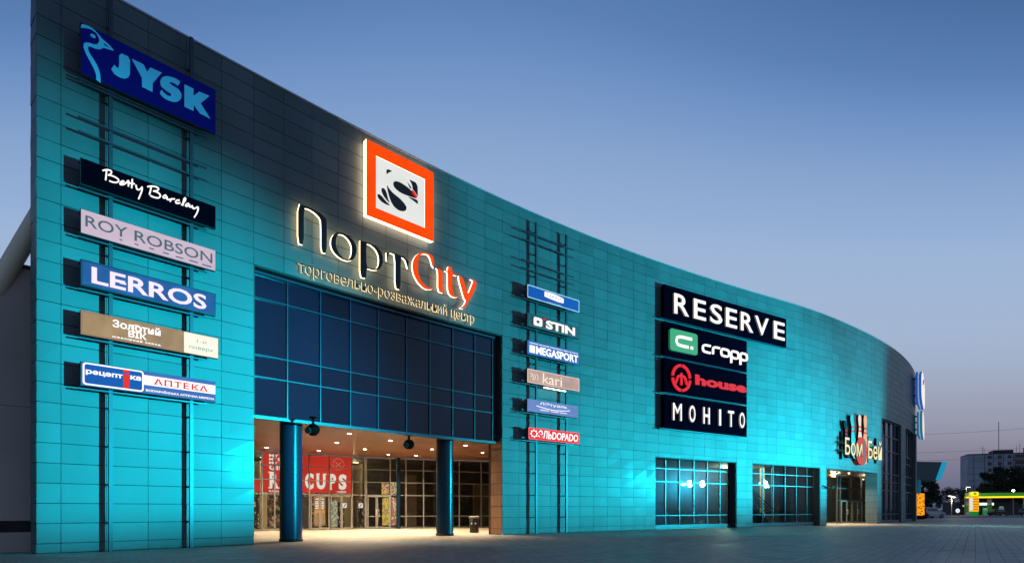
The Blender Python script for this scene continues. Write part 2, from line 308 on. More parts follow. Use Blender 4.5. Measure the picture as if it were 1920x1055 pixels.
# ------------------------------------------------------------------ ground
def ground_mat():
    m = bpy.data.materials.new('block_paving'); m.use_nodes = True; t = m.node_tree; b = t.nodes['Principled BSDF']; b.inputs['Specular IOR Level'].default_value = .3; n = t.nodes.new; l = t.links.new
    tc = n('ShaderNodeTexCoord'); mp = n('ShaderNodeMapping'); mp.inputs['Rotation'].default_value = (0, 0, R_(-52)); l(tc.outputs['Object'], mp.inputs[0])
    br = n('ShaderNodeTexBrick'); br.inputs['Scale'].default_value = 1; br.inputs['Brick Width'].default_value = .6; br.inputs['Row Height'].default_value = .3
    br.inputs['Mortar Size'].default_value = .012; br.inputs['Mortar Smooth'].default_value = .3; br.inputs['Bias'].default_value = 0
    br.inputs['Color1'].default_value = (.46, .375, .30, 1); br.inputs['Color2'].default_value = (.32, .265, .215, 1); br.inputs['Mortar'].default_value = (.08, .07, .06, 1)
    l(mp.outputs[0], br.inputs['Vector'])
    no = n('ShaderNodeTexNoise'); no.inputs['Scale'].default_value = .22; no.inputs['Detail'].default_value = 6; no.inputs['Roughness'].default_value = .62; l(tc.outputs['Object'], no.inputs['Vector'])
    mr = n('ShaderNodeMapRange'); mr.inputs['From Min'].default_value = .3; mr.inputs['From Max'].default_value = .7; mr.inputs['To Min'].default_value = .72; mr.inputs['To Max'].default_value = 1.25; l(no.outputs['Fac'], mr.inputs[0])
    hs = n('ShaderNodeHueSaturation'); l(br.outputs['Color'], hs.inputs['Color']); l(mr.outputs[0], hs.inputs['Value']); l(hs.outputs[0], b.inputs['Base Color'])
    r2 = n('ShaderNodeMapRange'); r2.inputs['From Min'].default_value = .3; r2.inputs['From Max'].default_value = .7; r2.inputs['To Min'].default_value = .42; r2.inputs['To Max'].default_value = .68; l(no.outputs['Fac'], r2.inputs[0]); l(r2.outputs[0], b.inputs['Roughness'])
    bp = n('ShaderNodeBump'); bp.inputs['Strength'].default_value = .5; bp.inputs['Distance'].default_value = .012; bp.invert = True; l(br.outputs['Fac'], bp.inputs['Height']); l(bp.outputs[0], b.inputs['Normal'])
    return m
g = MB(); g.quad((-2500, -400, -.012), (2500, -400, -.012), (2500, 3500, -.012), (-2500, 3500, -.012))
tag(g.build('ground', mat('dry_earth', (.06, .06, .05), .95, var=.3, vscale=.08)), kind='structure')
g = MB(); g.quad((-60, -40, 0), (150, -40, 0), (150, 98, 0), (-60, 98, 0))
tag(g.build('plaza', ground_mat()), kind='structure')
asphalt = mat('asphalt', (.05, .05, .052), .7, var=.2, vscale=.3)
g = MB(); g.quad((-20, 104, .004), (400, 104, .004), (400, 118, .004), (-20, 118, .004))
tag(g.build('road', asphalt), kind='structure')
g = MB(); g.box(-20, 400, 98, 98.25, -.01, .14)
tag(g.build('kerb', M['concrete']), kind='structure')
g = MB(); g.quad((-20, 98.25, .008), (400, 98.25, .008), (400, 103.7, .008), (-20, 103.7, .008))
tag(g.build('grass_verge', mat('dim_grass', (.03, .045, .018), .95, var=.4, vscale=.8)), kind='structure')
g = MB(); g.quad((96, 124, .004), (190, 124, .004), (190, 190, .004), (96, 190, .004))
tag(g.build('forecourt', mat('forecourt_concrete', (.14, .14, .135), .7, var=.15, vscale=.2)), kind='structure')

# ------------------------------------------------------------------ the shopping mall
PW, PH, ZB, TOP = 1.19, .61, .31, 17.93
mall = thing('shopping_mall', 'long curved shopping centre clad in grey panels washed by turquoise floodlight', 'shopping centre', (X0, Y0, 0))
OPEN = [(6.55, 19.64, 0, 10.68), (32.45, 41.03, 0, 4.9), (42.9, 51.98, 0, 4.9), (53.06, 64.1, 0, 4.9), (65.35, 72.9, 0, 10.4), (75.3, 82.6, 0, 10.4)]
def cut(rects, o):
    out = []
    for a, b, c, d in rects:
        if b <= o[0]+1e-6 or a >= o[1]-1e-6 or d <= o[2]+1e-6 or c >= o[3]-1e-6: out.append((a, b, c, d)); continue
        if a < o[0]: out.append((a, o[0], c, d))
        if b > o[1]: out.append((o[1], b, c, d))
        x0, x1 = max(a, o[0]), min(b, o[1])
        if c < o[2]: out.append((x0, x1, c, o[2]))
        if d > o[3]: out.append((x0, x1, o[3], d))
    return [r for r in out if r[1]-r[0] > .03 and r[3]-r[2] > .03]
SJ = [0]+[.6+PW*i for i in range(88)]
ZJ = [0.02, ZB]+[ZB+PH*i for i in range(1, 29)]+[TOP-.02]
mb = MB(); G = .0115
rnd = random.Random(3)
def panel(mb, q, th=.03):
    """a thin folded tray: q = 4 outer corners (ccw from outside), with a tiny tilt"""
    a = [Vector(p) for p in q]; n = (a[1]-a[0]).cross(a[3]-a[0]).normalized(); k = len(a)
    a = [p+n*rnd.uniform(-.007, .007) for p in a]; b = [p-n*th for p in a]
    mb.add(a+b, [(0, 1, 2, 3)]+[(i, 4+i, 4+(i+1) % 4, (i+1) % 4) for i in range(4)])
for i in range(len(SJ)-1):
    for j in range(len(ZJ)-1):
        for a, b, c, d in (lambda rs: rs)(__import__('functools').reduce(cut, OPEN, [(SJ[i], SJ[i+1], ZJ[j], ZJ[j+1])])):
            a += G*.62; b -= G*.62; c += G; d -= G
            panel(mb, [P3(a, 0, c), P3(b, 0, c), P3(b, 0, d), P3(a, 0, d)])
# end face at the left corner and the two jambs of the entrance and the bay
def jamb(s, o0, o1, z1, flip):
    for j in range(len(ZJ)-1):
        c, d = ZJ[j], min(ZJ[j+1], z1)
        if c >= z1-.05: break
        q = [P3(s, o0, c+G), P3(s, o1, c+G), P3(s, o1, d-G), P3(s, o0, d-G)]
        panel(mb, q[::-1] if flip else q)
jamb(-.012, -.80, -.012, TOP, False)
jamb(64.09, -1.05, -.012, 4.9, False); jamb(53.07, -.012, -.8, 4.9, False)
mb.build('cladding', M['panel'], mall)
brownp = mat('brown_jamb_panel', (.30, .16, .085), .5, spec=.3, island=.08, var=.2, vscale=4, stretch=.1)
mb = MB(); jamb(6.562, -.012, -.95, 5.0, False); mb.build('jamb', brownp, mall)
mb = MB(); jamb(19.628, -.95, -.012, 5.0, False); mb.build('jamb', brownp, mall)
mb = MB()
for a, b, c, d in __import__('functools').reduce(cut, OPEN, [(.02, 104.9, 0, TOP-.05)]):
    fbox(mb, a, b, -.78, -.045, c, d)
mb.build('wall', M['back'], mall)
mb = MB(); fbox(mb, -.04, 105, -.86, .035, TOP-.015, TOP+.05); mb.build('coping', M['coping'], mall)
for k, (a, b, c, d) in enumerate(OPEN):                         # dark linings of the openings
    mb = MB()
    dep = -.62 if k in (1, 2, 4, 5) else -.9
    if k != 0 and k != 3:
        fbox(mb, a+.002, a+.05, dep, -.036, .01, d); fbox(mb, b-.05, b-.002, dep, -.036, .01, d)
    if k == 0:
        fbox(mb, a+.002, a+.05, dep, -.036, 5.0, d); fbox(mb, b-.05, b-.002, dep, -.036, 5.0, d)
    fbox(mb, a+.052, b-.052, dep, -.036, d-.05, d-.002)
    mb.build('reveal', M['reveal'], mall)

# curtain wall over the entrance
cw = MB(); SM = [6.62, 8.03, 9.47, 10.88, 12.29, 13.83, 15.19, 16.59, 18.01, 19.22]
for a, b in zip(SM, SM[1:]):
    zs = [4.98, 6.5, 7.34, 9.55, 10.55]
    for c, d in zip(zs, zs[1:]):
        q = [Vector(P3(a, -.35, c)), Vector(P3(b, -.35, c)), Vector(P3(b, -.35, d)), Vector(P3(a, -.35, d))]
        n = (q[1]-q[0]).cross(q[3]-q[0]).normalized(); k = [rnd.uniform(-.004, .004) for _ in q]
        cw.add([p+n*e for p, e in zip(q, k)], [(0, 1, 2, 3)])
cwo = cw.build('curtain_wall', M['blueglass'], mall)
mb = MB()
for s in SM: fbox(mb, s-.024, s+.024, -.345, -.29, 4.99, 10.5)
for z in (6.5, 7.34, 9.55): fbox(mb, SM[0]+.031, SM[-1]-.031, -.345, -.275, z-.025, z+.025)
fbox(mb, 6.61, 19.3, -.36, -.2, 10.47, 10.56); fbox(mb, 6.61, 19.3, -.5, -.16, 4.86, 4.985)
mb.build('frame', M['frame'], cwo)
mb = MB(); fbox(mb, 6.61, 19.6, -.75, -.42, 5.01, 10.6); mb.build('spandrel', M['back'], mall)

# the porch: soffit, side walls, columns, glazing
G0, G1, G2 = (-20.0, 34.1), (-10.2, 41.3), (3.0, 46.7)
edge = [P(6.6+.5*i, -.36) for i in range(27)]
mb = MB(); rim = edge+[G2, G1, G0]
mb.add([(x, y, 5.0) for x, y in rim]+[(x, y, 5.3) for x, y in rim], [tuple(range(len(rim))), tuple(range(2*len(rim)-1, len(rim)-1, -1))])
mb.build('soffit', M['soffit'], mall)
pier_l, pier_r = P(6.5, -.93), P(19.7, -.93)
brown = mat('brown_wall', (.12, .075, .045), .6, var=.15)
mb = MB(); mb.pbox(G0, pier_l, -.2, 0, 0, 5.0); mb.build('porch_wall', brown, mall)
mb = MB(); mb.pbox(pier_r, G2, -.2, 0, 0, 5.0); mb.build('porch_wall', brown, mall)
for cx, cy, r in ((-9.36, 25.12, .455), (-3.5, 30.85, .445)):
    mb = MB(); mb.lathe([(r, 0), (r, 5.02)], (cx, cy, 0), 40); co = mb.build('column', M['column'], mall)
    mb = MB(); mb.lathe([(r+.004, 0.0), (r+.025, 0.0), (r+.025, .1), (r+.004, .1)], (cx, cy, 0), 40); mb.build('base_ring', M['black'], co)
def glazing(A, B, us, zs, name, gm, fm, z1=4.98, sub=None, w=.035):
    """posts at us, rails at zs, panes between, on the plan line A->B"""
    L = math.hypot(B[0]-A[0], B[1]-A[1]); t = ((B[0]-A[0])/L, (B[1]-A[1])/L)
    pt = lambda u: (A[0]+t[0]*u, A[1]+t[1]*u)
    mb = MB()
    for a, b in zip(us, us[1:]):
        for c, d in zip([.03]+zs, zs+[z1]):
            pa, pb = pt(a), pt(b); mb.quad((pa[0], pa[1], c), (pb[0], pb[1], c), (pb[0], pb[1], d), (pa[0], pa[1], d))
    go = mb.build(name, gm, mall)
    mb = MB()
    for u in us: mb.pbox(pt(u-w), pt(u+w), -.05, .07, .0, z1)
    for z in zs: mb.pbox(pt(us[0]+w), pt(us[-1]-w), -.045, .055, z-w*.8, z+w*.8)
    mb.pbox(pt(us[0]+w), pt(us[-1]-w), -.045, .055, 0.0, .07); mb.pbox(pt(us[0]+w), pt(us[-1]-w), -.045, .055, z1-.07, z1-.002)
    mb.build('frame', fm, go)
    return pt
A1 = (-15.7, 37.3)                                              # u origin on the left wing
l1 = lambda u: (A1[0]+.80874*u, A1[1]+.58817*u)
pt1 = glazing(l1(-5.2), l1(6.78), [0, 1.7, 3.4, 5.17, 5.94, 8.12, 9.46, 11.03, 11.96], [2.36, 3.26, 4.16], 'porch_glazing', M['glass'], M['greyframe'])
pt2 = glazing(G1, G2, [.06, 1.72, 2.2, 2.83, 4.11, 5.38, 6.8, 8.51, 10.3, 12.2, 14.2], [.88, 2.36, 3.26, 4.14], 'porch_glazing', M['glass'], M['greyframe'])
mb = MB(); mb.lathe([(.13, 0), (.13, 5.0)], (pt2(2.22)[0]+.12, pt2(2.22)[1]-.2, 0), 16); mb.build('corner_post', M['column'], mall)
def door(A, B, u0, u1, z1, fm, handle_u=None, w=.07):
    L = math.hypot(B[0]-A[0], B[1]-A[1]); t = ((B[0]-A[0])/L, (B[1]-A[1])/L); p = lambda u: (A[0]+t[0]*u, A[1]+t[1]*u)
    mb = MB(); mb.pbox(p(u0), p(u0+w), .075, .14, .02, z1); mb.pbox(p(u1-w), p(u1), .075, .14, .02, z1)
    mb.pbox(p(u0+w), p(u1-w), .075, .14, .02, .14); mb.pbox(p(u0+w), p(u1-w), .075, .14, z1-.09, z1)
    d = mb.build('door', fm, mall)
    if handle_u is not None:
        q = p(handle_u); n = (t[1], -t[0]); x, y = q[0]+n[0]*.2, q[1]+n[1]*.2
        mb = MB(); mb.tube([(x-n[0]*.07, y-n[1]*.07, .92), (x, y, .95), (x, y, 1.32), (x-n[0]*.07, y-n[1]*.07, 1.35)], .02, 8); mb.build('handle', M['white'], d)
    return d
for a, b in ((8.17, 8.8), (8.82, 9.42), (9.52, 10.25), (10.27, 10.98)): door(l1(-5.2), l1(6.78), a, b, 2.32, M['greyframe'])
door(G1, G2, .12, .74, 2.32, M['greyframe'], .70); door(G1, G2, .77, 1.68, 2.32, M['greyframe'], .9)

# the lobby behind the glazing
mb = MB(); n1 = (-.58817, .80874); off = lambda p, d: (p[0]+n1[0]*d, p[1]+n1[1]*d)
q = [l1(-5.3), G1, G2, off(G2, 9), off(l1(-5.3), 9)]
mb.add([(x, y, .012) for x, y in q], [(0, 1, 2, 3, 4)], 0); mb.add([(x, y, 4.97) for x, y in q], [(4, 3, 2, 1, 0)], 1)
mb.pbox(off(l1(-5.3), 8.8), off(l1(8.2), 8.8), 0, .1, 0, 4.97, 2)
mb.pbox(off(l1(-5.3), 9), l1(-5.3), 0, .1, 0, 4.97, 2)
mb.pbox(off(l1(8.8), 5.5), off(G2, 7), 0, .1, 0, 4.97, 3)
mb.pbox(off(l1(8.8), 5.5), off(l1(8.8), 8.8), -.1, 0, 0, 4.97, 2)
mb.build('lobby', [M['tile'], M['darkwall'], M['cream'], M['darkwall']], mall)
def goods(name, cols, scale, es):
    m = bpy.data.materials.new(name); m.use_nodes = True; t = m.node_tree; b = t.nodes['Principled BSDF']; b.inputs['Base Color'].default_value = (.05, .045, .04, 1)
    n = t.nodes.new('ShaderNodeTexVoronoi'); n.inputs['Scale'].default_value = scale; n.distance = 'CHEBYCHEV'; tc = t.nodes.new('ShaderNodeTexCoord'); t.links.new(tc.outputs['Object'], n.inputs['Vector'])
    s = t.nodes.new('ShaderNodeSeparateColor'); t.links.new(n.outputs['Color'], s.inputs[0])
    r = t.nodes.new('ShaderNodeValToRGB'); r.color_ramp.interpolation = 'CONSTANT'; e = r.color_ramp.elements
    while len(e) < len(cols): e.new(.5)
    for i, (k, q) in enumerate(zip(e, cols)): k.position = i/len(cols); k.color = lin(*q)
    t.links.new(s.outputs[0], r.inputs[0]); t.links.new(r.outputs[0], b.inputs['Emission Color']); t.links.new(r.outputs[0], b.inputs['Base Color']); b.inputs['Emission Strength'].default_value = es; return m
shelf = [goods('lit_shelf_goods', [(40, 32, 26), (150, 130, 96), (60, 48, 38), (120, 60, 50), (34, 30, 30), (96, 100, 72), (170, 150, 116), (50, 40, 32)], 5, .35), goods('dark_shelf_goods', [(10, 10, 12), (24, 20, 18), (60, 50, 40), (14, 12, 12), (170, 150, 110), (20, 22, 26)], 8, .3), M['cream'], M['darkwall']]
for u, d, w, h, k in ((-3.4, 2.5, 1.0, 1.4, 0), (-2.0, 5.5, 1.4, 3.6, 3), (-.3, 3.5, .9, 2.2, 1), (.9, 4.6, .5, 4.8, 2), (1.6, 6.0, 1.6, 3.4, 0), (3.5, 3.2, .6, 2.3, 3), (4.4, 6.4, 1.2, 4.0, 0), (5.9, 3.0, .5, 1.9, 1), (6.5, 5.5, 1.5, 4.6, 2), (7.6, 3.2, .5, 2.1, 0)):
    a = off(l1(u), d); b = off(l1(u+w), d); mb = MB(); mb.pbox(a, b, -.5, 0, .013, h); mb.build('display', shelf[k], mall)
for u, d, w, h in ((3.4, 3.0, .9, 4.0), (6.0, 4.0, .5, 4.6), (9.0, 3.0, 1.3, 3.4), (11.0, 4.0, .6, 4.2)):
    q = pt2(u); r = pt2(u+w); mb = MB(); mb.pbox((q[0]-.379*d, q[1]+.926*d), (r[0]-.379*d, r[1]+.926*d), -.4, 0, .013, h); mb.build('display', (M['darkwall'], brown)[int(u) % 2], mall)

# two big windows, the bay with the doors and the glazed corner
def room(s0, s1, o0, o1, z1, name, mats, side=True):
    mb = MB(); n = max(2, int((s1-s0)/1.5)); ss = [s0+(s1-s0)*i/n for i in range(n+1)]
    for a, b in zip(ss, ss[1:]):
        mb.quad(P3(a, o0, .01), P3(b, o0, .01), P3(b, o1, .01), P3(a, o1, .01), 0)
        mb.quad(P3(a, o1, z1), P3(b, o1, z1), P3(b, o0, z1), P3(a, o0, z1), 1)
        mb.quad(P3(a, o1, 0), P3(b, o1, 0), P3(b, o1, z1), P3(a, o1, z1), 2)
    for s in (s0, s1): mb.quad(P3(s, o0, 0), P3(s, o1, 0), P3(s, o1, z1), P3(s, o0, z1), 2)
    return mb.build(name, mats, mall)
room(30.5, 52.6, -.8, -8, 5.1, 'hall', [M['darkwall'], M['darkwall'], mat('blue_hall_wall', (.02, .035, .06), .7, var=.3)])
for u, d, w in ((7.28, -3.4, .92), (8.59, -3.4, .8), (13.95, -3.4, .62)):
    o, ang, L = chord(42.9, 51.98, -.6+d); t = (math.cos(ang), math.sin(ang)); a = (o[0]+t[0]*u, o[1]+t[1]*u); b = (a[0]+t[0]*w, a[1]+t[1]*w); mb = MB(); mb.pbox(a, b, -.5, 0, .012, 5.08); mb.build('hall_pillar', M['cream'], mall)
o, ang, L = chord(42.9, 51.98, -2.6); t = (math.cos(ang), math.sin(ang))
mb = MB(); pp = lambda u, z: (o[0]+t[0]*u, o[1]+t[1]*u, z)
for k in range(2):
    for h in (.25, .5, .75, 1.0): mb.tube([pp(2.5+k*.1, 3.0-.4+h), pp(6.6+k*.1, 0.2+h)], .022, 6)
    for i in range(9): mb.tube([pp(2.5+.5*i, 2.6-.35*i), pp(2.5+.5*i, 3.6-.35*i)], .02, 6)
mb.pbox(pp(2.4, 0)[:2], pp(2.9, 0)[:2], -1.2, 0, 2.2, 2.5)
for i in range(14): mb.pbox(pp(2.5+.3*i, 0)[:2], pp(2.8+.3*i, 0)[:2], -1.2, -.02, max(.02, 2.15-.2*i), max(.1, 2.5-.2*i))
mb.build('staircase', M['black'], mall)
for (s0, s1), us in (((32.45, 41.03), [.05, 1.53, 2.92, 4.43, 5.88, 7.32, 8.53]), ((42.9, 51.98), [.05, 1.97, 3.3, 4.9, 6.45, 7.97, 9.02])):
    o, ang, L = chord(s0, s1, -.58); t = (math.cos(ang), math.sin(ang)); A = o; B = (o[0]+t[0]*L, o[1]+t[1]*L)
    zs = [.95, 3.27, 4.17]; p = lambda u: (A[0]+t[0]*u, A[1]+t[1]*u)
    mb = MB()
    for a, b in zip(us, us[1:]):
        for c, d in zip([.3]+zs, zs+[4.86]):
            k = [rnd.uniform(-.003, .003) for _ in range(4)]; n = (t[1], -t[0]); pa, pb = p(a), p(b)
            mb.quad((pa[0]+n[0]*k[0], pa[1]+n[1]*k[0], c), (pb[0]+n[0]*k[1], pb[1]+n[1]*k[1], c), (pb[0]+n[0]*k[2], pb[1]+n[1]*k[2], d), (pa[0]+n[0]*k[3], pa[1]+n[1]*k[3], d))
    wo_ = mb.build('window', M['winglass'], mall)
    mb = MB()
    for u in us: mb.pbox(p(u-.026), p(u+.026), .005, .09, .31, 4.85)
    for z in zs: mb.pbox(p(us[0]+.036), p(us[-1]-.036), .005, .085, z-.026, z+.026)
    mb.build('frame', M['frame'], wo_)
    mb = MB(); mb.pbox(p(.03), p(L-.03), -.1, .14, .0, .3); mb.build('sill', M['frame'], wo_)
# bay
room(53.0, 76, -1.1, -9, 4.92, 'bay', [M['tile'], M['soffit'], M['darkwall']])
mb = MB(); fbox(mb, 53.05, 64.1, -1.1, -.06, 4.86, 4.95); mb.build('bay_soffit', M['soffit'], mall)
o, ang, L = chord(53.06, 64.1, -3); t = (math.cos(ang), math.sin(ang)); A = o; B = (o[0]+t[0]*18, o[1]+t[1]*18)
bay_ang = ang
p = lambda u, d=0, A=A, t=t: (A[0]+t[0]*u-t[1]*d, A[1]+t[1]*u+t[0]*d)
mb = MB()
for a, b in ((9.2, 9.95), (9.95, 12.6), (12.6, 15.2), (15.2, 17.6)):
    for c, d in ((.05, 2.3), (2.3, 3.5), (3.5, 4.85)): mb.quad((*p(a), c), (*p(b), c), (*p(b), d), (*p(a), d))
mb.quad((*p(9.2, 5), .05), (*p(9.2), .05), (*p(9.2), 4.85), (*p(9.2, 5), 4.85))
vo = mb.build('vestibule', M['glass'], mall)
mb = MB()
for u in (9.2, 9.95, 12.6, 15.2, 17.6): mb.pbox(p(u-.06), p(u+.06), -.06, .08, .01, 4.86)
for z in (.08, 2.3, 3.5, 4.8): mb.pbox(p(9.27), p(17.5), -.055, .07, z-.05, z+.05)
mb.build('frame', mat('dark_aluminium', (.05, .052, .05), .4), vo)
for a, b, h in ((10.05, 11.3, 11.2), (11.34, 12.5, 11.45), (12.7, 13.9, 13.8), (13.94, 15.1, 14.05)): door(A, B, a, b, 2.24, M['greyframe'], h)
mb = MB(); mb.pbox(p(11.2, 3), p(12.4, 3), -.3, 0, .02, 4.9, 0); mb.pbox(p(14, 4), p(17, 4), -.3, 0, .02, 4.9, 0); mb.pbox(p(10.2, 4.5), p(12.8, 4.5), -.2, 0, .02, 2.0, 1)
mb.build('vestibule_wall', [M['cream'], M['darkwall']], mall)
# glazed corner with blinds
corner_blinds = mat('vertical_blinds', (.30, .27, .32), .7)
for s0, s1, us, zs in ((65.35, 72.9, [0, 1.9, 3.7, 5.5, 7.5], [.9, 3.3, 4.15, 5.0, 7.3, 8.8]), (75.3, 82.6, [0, 2.4, 4.8, 7.2], [.9, 3.3, 4.2, 5.1, 6.5, 7.3])):
    k = len(us)-1; bk = us[-1]
    mb = MB()
    for i in range(k):
        a = s0+(s1-s0)*us[i]/bk; b = s0+(s1-s0)*us[i+1]/bk
        for c, d in zip([.3]+zs, zs+[10.3]): mb.quad(P3(a, -.3, c), P3(b, -.3, c), P3(b, -.3, d), P3(a, -.3, d))
    co = mb.build('corner_glazing', M['winglass'], mall)
    mb = MB()
    for u in us: s = s0+(s1-s0)*u/bk; s = min(max(s, s0+.06), s1-.06); fbox(mb, s-.05, s+.05, -.29, -.18, .3, 10.3)
    for z in zs+[10.3]: fbox(mb, s0+.11, s1-.11, -.29, -.2, z-.04, z+.04)
    fbox(mb, s0+.01, s1-.01, -.35, -.12, .0, .29)
    mb.build('frame', M['frame'], co)
    mb = MB(); fl = 0
    s = s0+.15
    while s < s0+(s1-s0)*.78:
        fbox(mb, s, s+.2, -.62, -.6, 4.4 if s0 < 70 else 7.4, 10.1, 0); s += .34 if int(s*3) % 4 else .6
    mb.build('blind', corner_blinds, co)
mb = MB(); fbox(mb, 65.0, 83, -6, -5.9, 0, 10.4); fbox(mb, 65.2, 83, -6, -.8, 10.4, 10.45); fbox(mb, 77, 83, -6, -.8, 0, .02); mb.build('corner_room', M['darkwall'], mall)
mb = MB(); fbox(mb, 82.62, 84.0, -.5, .16, 0, 10.4); mb.build('pilaster', M['reveal'], mall)
mb = MB(); fbox(mb, 84.02, 84.4, -.5, .2, 0, 10.4); mb.build('pilaster', M['coping'], mall)
# tubular brace behind the left end
mb = MB(); a = P(.35, -.9); mb.tube([(a[0]+.25, a[1]+.2, 11.6), (a[0]-1.5, a[1]-.05, 8.15)], .27, 24); mb.build('brace', mat('beige_steel', (.85, .72, .5), .5), mall)
mb = MB(); fbox(mb, 12, 104, -30, -.9, 16.9, 17.2, step=3); mb.build('roof', M['concrete'], mall)

# neighbouring low hall on the left
tl = math.radians(40); hx, hy = P(0.3, -1.7); tx, ty = math.cos(tl), math.sin(tl)
Hb = (hx+tx*.2, hy+ty*.2); Ha = (hx-tx*30, hy-ty*30)
hall = thing('low_hall', 'plain dark rendered hall with a black window band low down at the left edge', 'building', (Ha[0], Ha[1], 0), tl)
mb = MB(); mb.pbox(Ha, Hb, -20, -.0, 0, .62); mb.pbox(Ha, Hb, -20, -.12, .62, .99); mb.pbox(Ha, Hb, -20, 0, .99, 4.6); mb.pbox(Ha, Hb, -20, 0, 4.615, 9.0); mb.build('wall', M['concrete'], hall)
mb = MB(); mb.pbox(Ha, Hb, -.1, -.05, .63, .985); mb.build('window_band', mat('black_glass', (.006, .006, .008), .1), hall)
mb = MB(); mb.pbox(Ha, Hb, -20, .04, 9.001, 9.12); mb.build('coping', M['reveal'], hall)

# ------------------------------------------------------------------ signs
def sign(name, label, s0, s1, off, z0, group=None, cat='shop sign'):
    o, ang, L = chord(s0, s1, off)
    return thing(name, label, cat, (o[0], o[1], z0), ang, group), L
steel = M['post']; W_ = glow('white_letters', (252, 246, 246), 1.25)
def rack(label, ss, zt, rails, s0, s1, skip):
    """two posts standing off the cladding with brackets and rails"""
    x, y = P(ss[0]); r = thing('sign_rack', label, 'sign rack', (x, y, 0), 0, 'steel sign racks on the facade')
    for s in ss:
        mb = MB(); fbox(mb, s-.055, s+.055, .22, .32, 0, zt); po = mb.build('post', steel, r)
        z = ZB+PH
        while z < zt-.3: mb = MB(); fbox(mb, s-.03, s+.03, .0, .22, z-.03, z+.03); mb.build('bracket', steel, po); z += PH*2
    for z in rails:
        mb = MB(); fbox(mb, s0, s1, .325, .375, z-.025, z+.025); mb.build('rail', steel, r)
A_ = [(14.67, 1.57), (11.3, .8), (9.8, .74), (8.2, .8), (6.7, .74), (5.14, .74)]
B_ = [(12.9, .71), (11.35, .72), (9.82, .77), (8.27, .76), (6.7, .7), (5.18, .67)]
rack('tall steel rack of two posts carrying the six signs left of the entrance', (1.83, 4.24), 17.8,
     [13.41, 12.97, 14.5]+[z+h*k for z, h in A_ for k in ((.12, .88) if h < 1 else (.2, .8))]+[z-.07 for z, h in A_], .95, 4.72, A_)
rack('tall steel rack of two posts carrying the six small signs right of the entrance', (21.86, 24.22), 17.3,
     [16.52, 16.07, 14.95, 14.5]+[z+h*k for z, h in B_ for k in (.12, .88)]+[z-.07 for z, h in B_], 20.7, 24.75, B_)
def cabinet(t, L, h, face, side, d=.14, r=0, frame=None):
    mb = MB(); mb.box(0, L, -(d-.012), 0, 0, h); mb.build('cabinet', side, t, world=False)
    if r: f = poly('face', [rrect(.012, L-.012, .012, h-.012, r)], face, t, d-.011, .012)
    else: mb = MB(); mb.bbox(.012, L-.012, -d, -(d-.0125), .012, h-.012, .004); f = mb.build('face', face, t, world=False)
    if frame: poly('frame', [rrect(0, L, 0, h, max(r, .02)), rrect(.05, L-.05, .05, h-.05, max(r, .02))], frame, t, d+.001, .012)
    return d
def glowvar(name, srgb, es, var, scale):
    """a lightbox film: its brightness wanders a little as if from tubes behind it"""
    m = glow(name, srgb, es); t = m.node_tree; b = t.nodes['Principled BSDF']
    n = t.nodes.new('ShaderNodeTexNoise'); n.inputs['Scale'].default_value = 1; tc = t.nodes.new('ShaderNodeTexCoord'); mp = t.nodes.new('ShaderNodeMapping'); mp.inputs['Scale'].default_value = scale
    t.links.new(tc.outputs['Object'], mp.inputs[0]); t.links.new(mp.outputs[0], n.inputs['Vector'])
    r = t.nodes.new('ShaderNodeMapRange'); r.inputs['From Min'].default_value = .3; r.inputs['From Max'].default_value = .7; r.inputs['To Min'].default_value = es*(1-var); r.inputs['To Max'].default_value = es*(1+var)
    t.links.new(n.outputs['Fac'], r.inputs[0]); t.links.new(r.outputs[0], b.inputs['Emission Strength']); return m
GA, GB = 'signs on the rack left of the entrance', 'signs on the rack right of the entrance'
LS0, LS1, LO = .99, 4.96, .38
# 1 goose
t, L = sign('shop_sign', 'large unlit navy sign with a light blue goose outline and four bold letters', LS0, LS1, LO, 14.67, GA)
navy = mat('navy_sign_glow', (.002, .004, .07), .5, spec=.1, emit=lin(0, 6, 92), es=.55); lb = mat('light_blue_letter_glow', (.10, .55, .75), .5, emit=lin(10, 120, 165), es=.5)  # the sign has no lamps; floodlight on it is put in as weak glow
d = cabinet(t, L, 1.57, navy, M['reveal'])
poly('emblem', [smooth_loop(GOOSE, 1), BEAK], lb, t, d+.002, .012); poly('emblem', [EYE], lb, t, d+.002, .012)
for k in (J, Y, S, K): poly('letter', [smooth_loop(k, 1) if k in (J, S) else k], lb, t, d+.002, .012)
# 2 script
t, L = sign('shop_sign', 'dark navy sign with glowing white handwritten lettering', LS0, LS1, LO, 11.3, GA)
d = cabinet(t, L, .8, mat('deep_navy', (.0014, .0014, .004), .7, spec=.0), M['reveal'])
strokes('lettering', SCRIPT, .036, W_, t, d+.035, .03)
# 3
t, L = sign('shop_sign', 'pale lilac lightbox sign with thin grey capitals over short dashes', LS0, LS1, LO, 9.8, GA)
d = cabinet(t, L, .74, glowvar('lilac_film', (218, 196, 216), .86, .06, (1.2, 1, 3)), M['reveal'])
slate = mat('slate_letters', (.01, .01, .01), .6, spec=.05, emit=lin(84, 104, 118), es=.8)
text('lettering', 'ROY', (.119, 1.24, .232, .576), slate, t, d+.002, .01, bold=.004); text('lettering', 'ROBSON', (1.44, 3.852, .232, .576), slate, t, d+.002, .01, bold=.004)
for k in range(7): poly('dash', [box2(*R['RRd%d' % k])], slate, t, d+.002, .01)
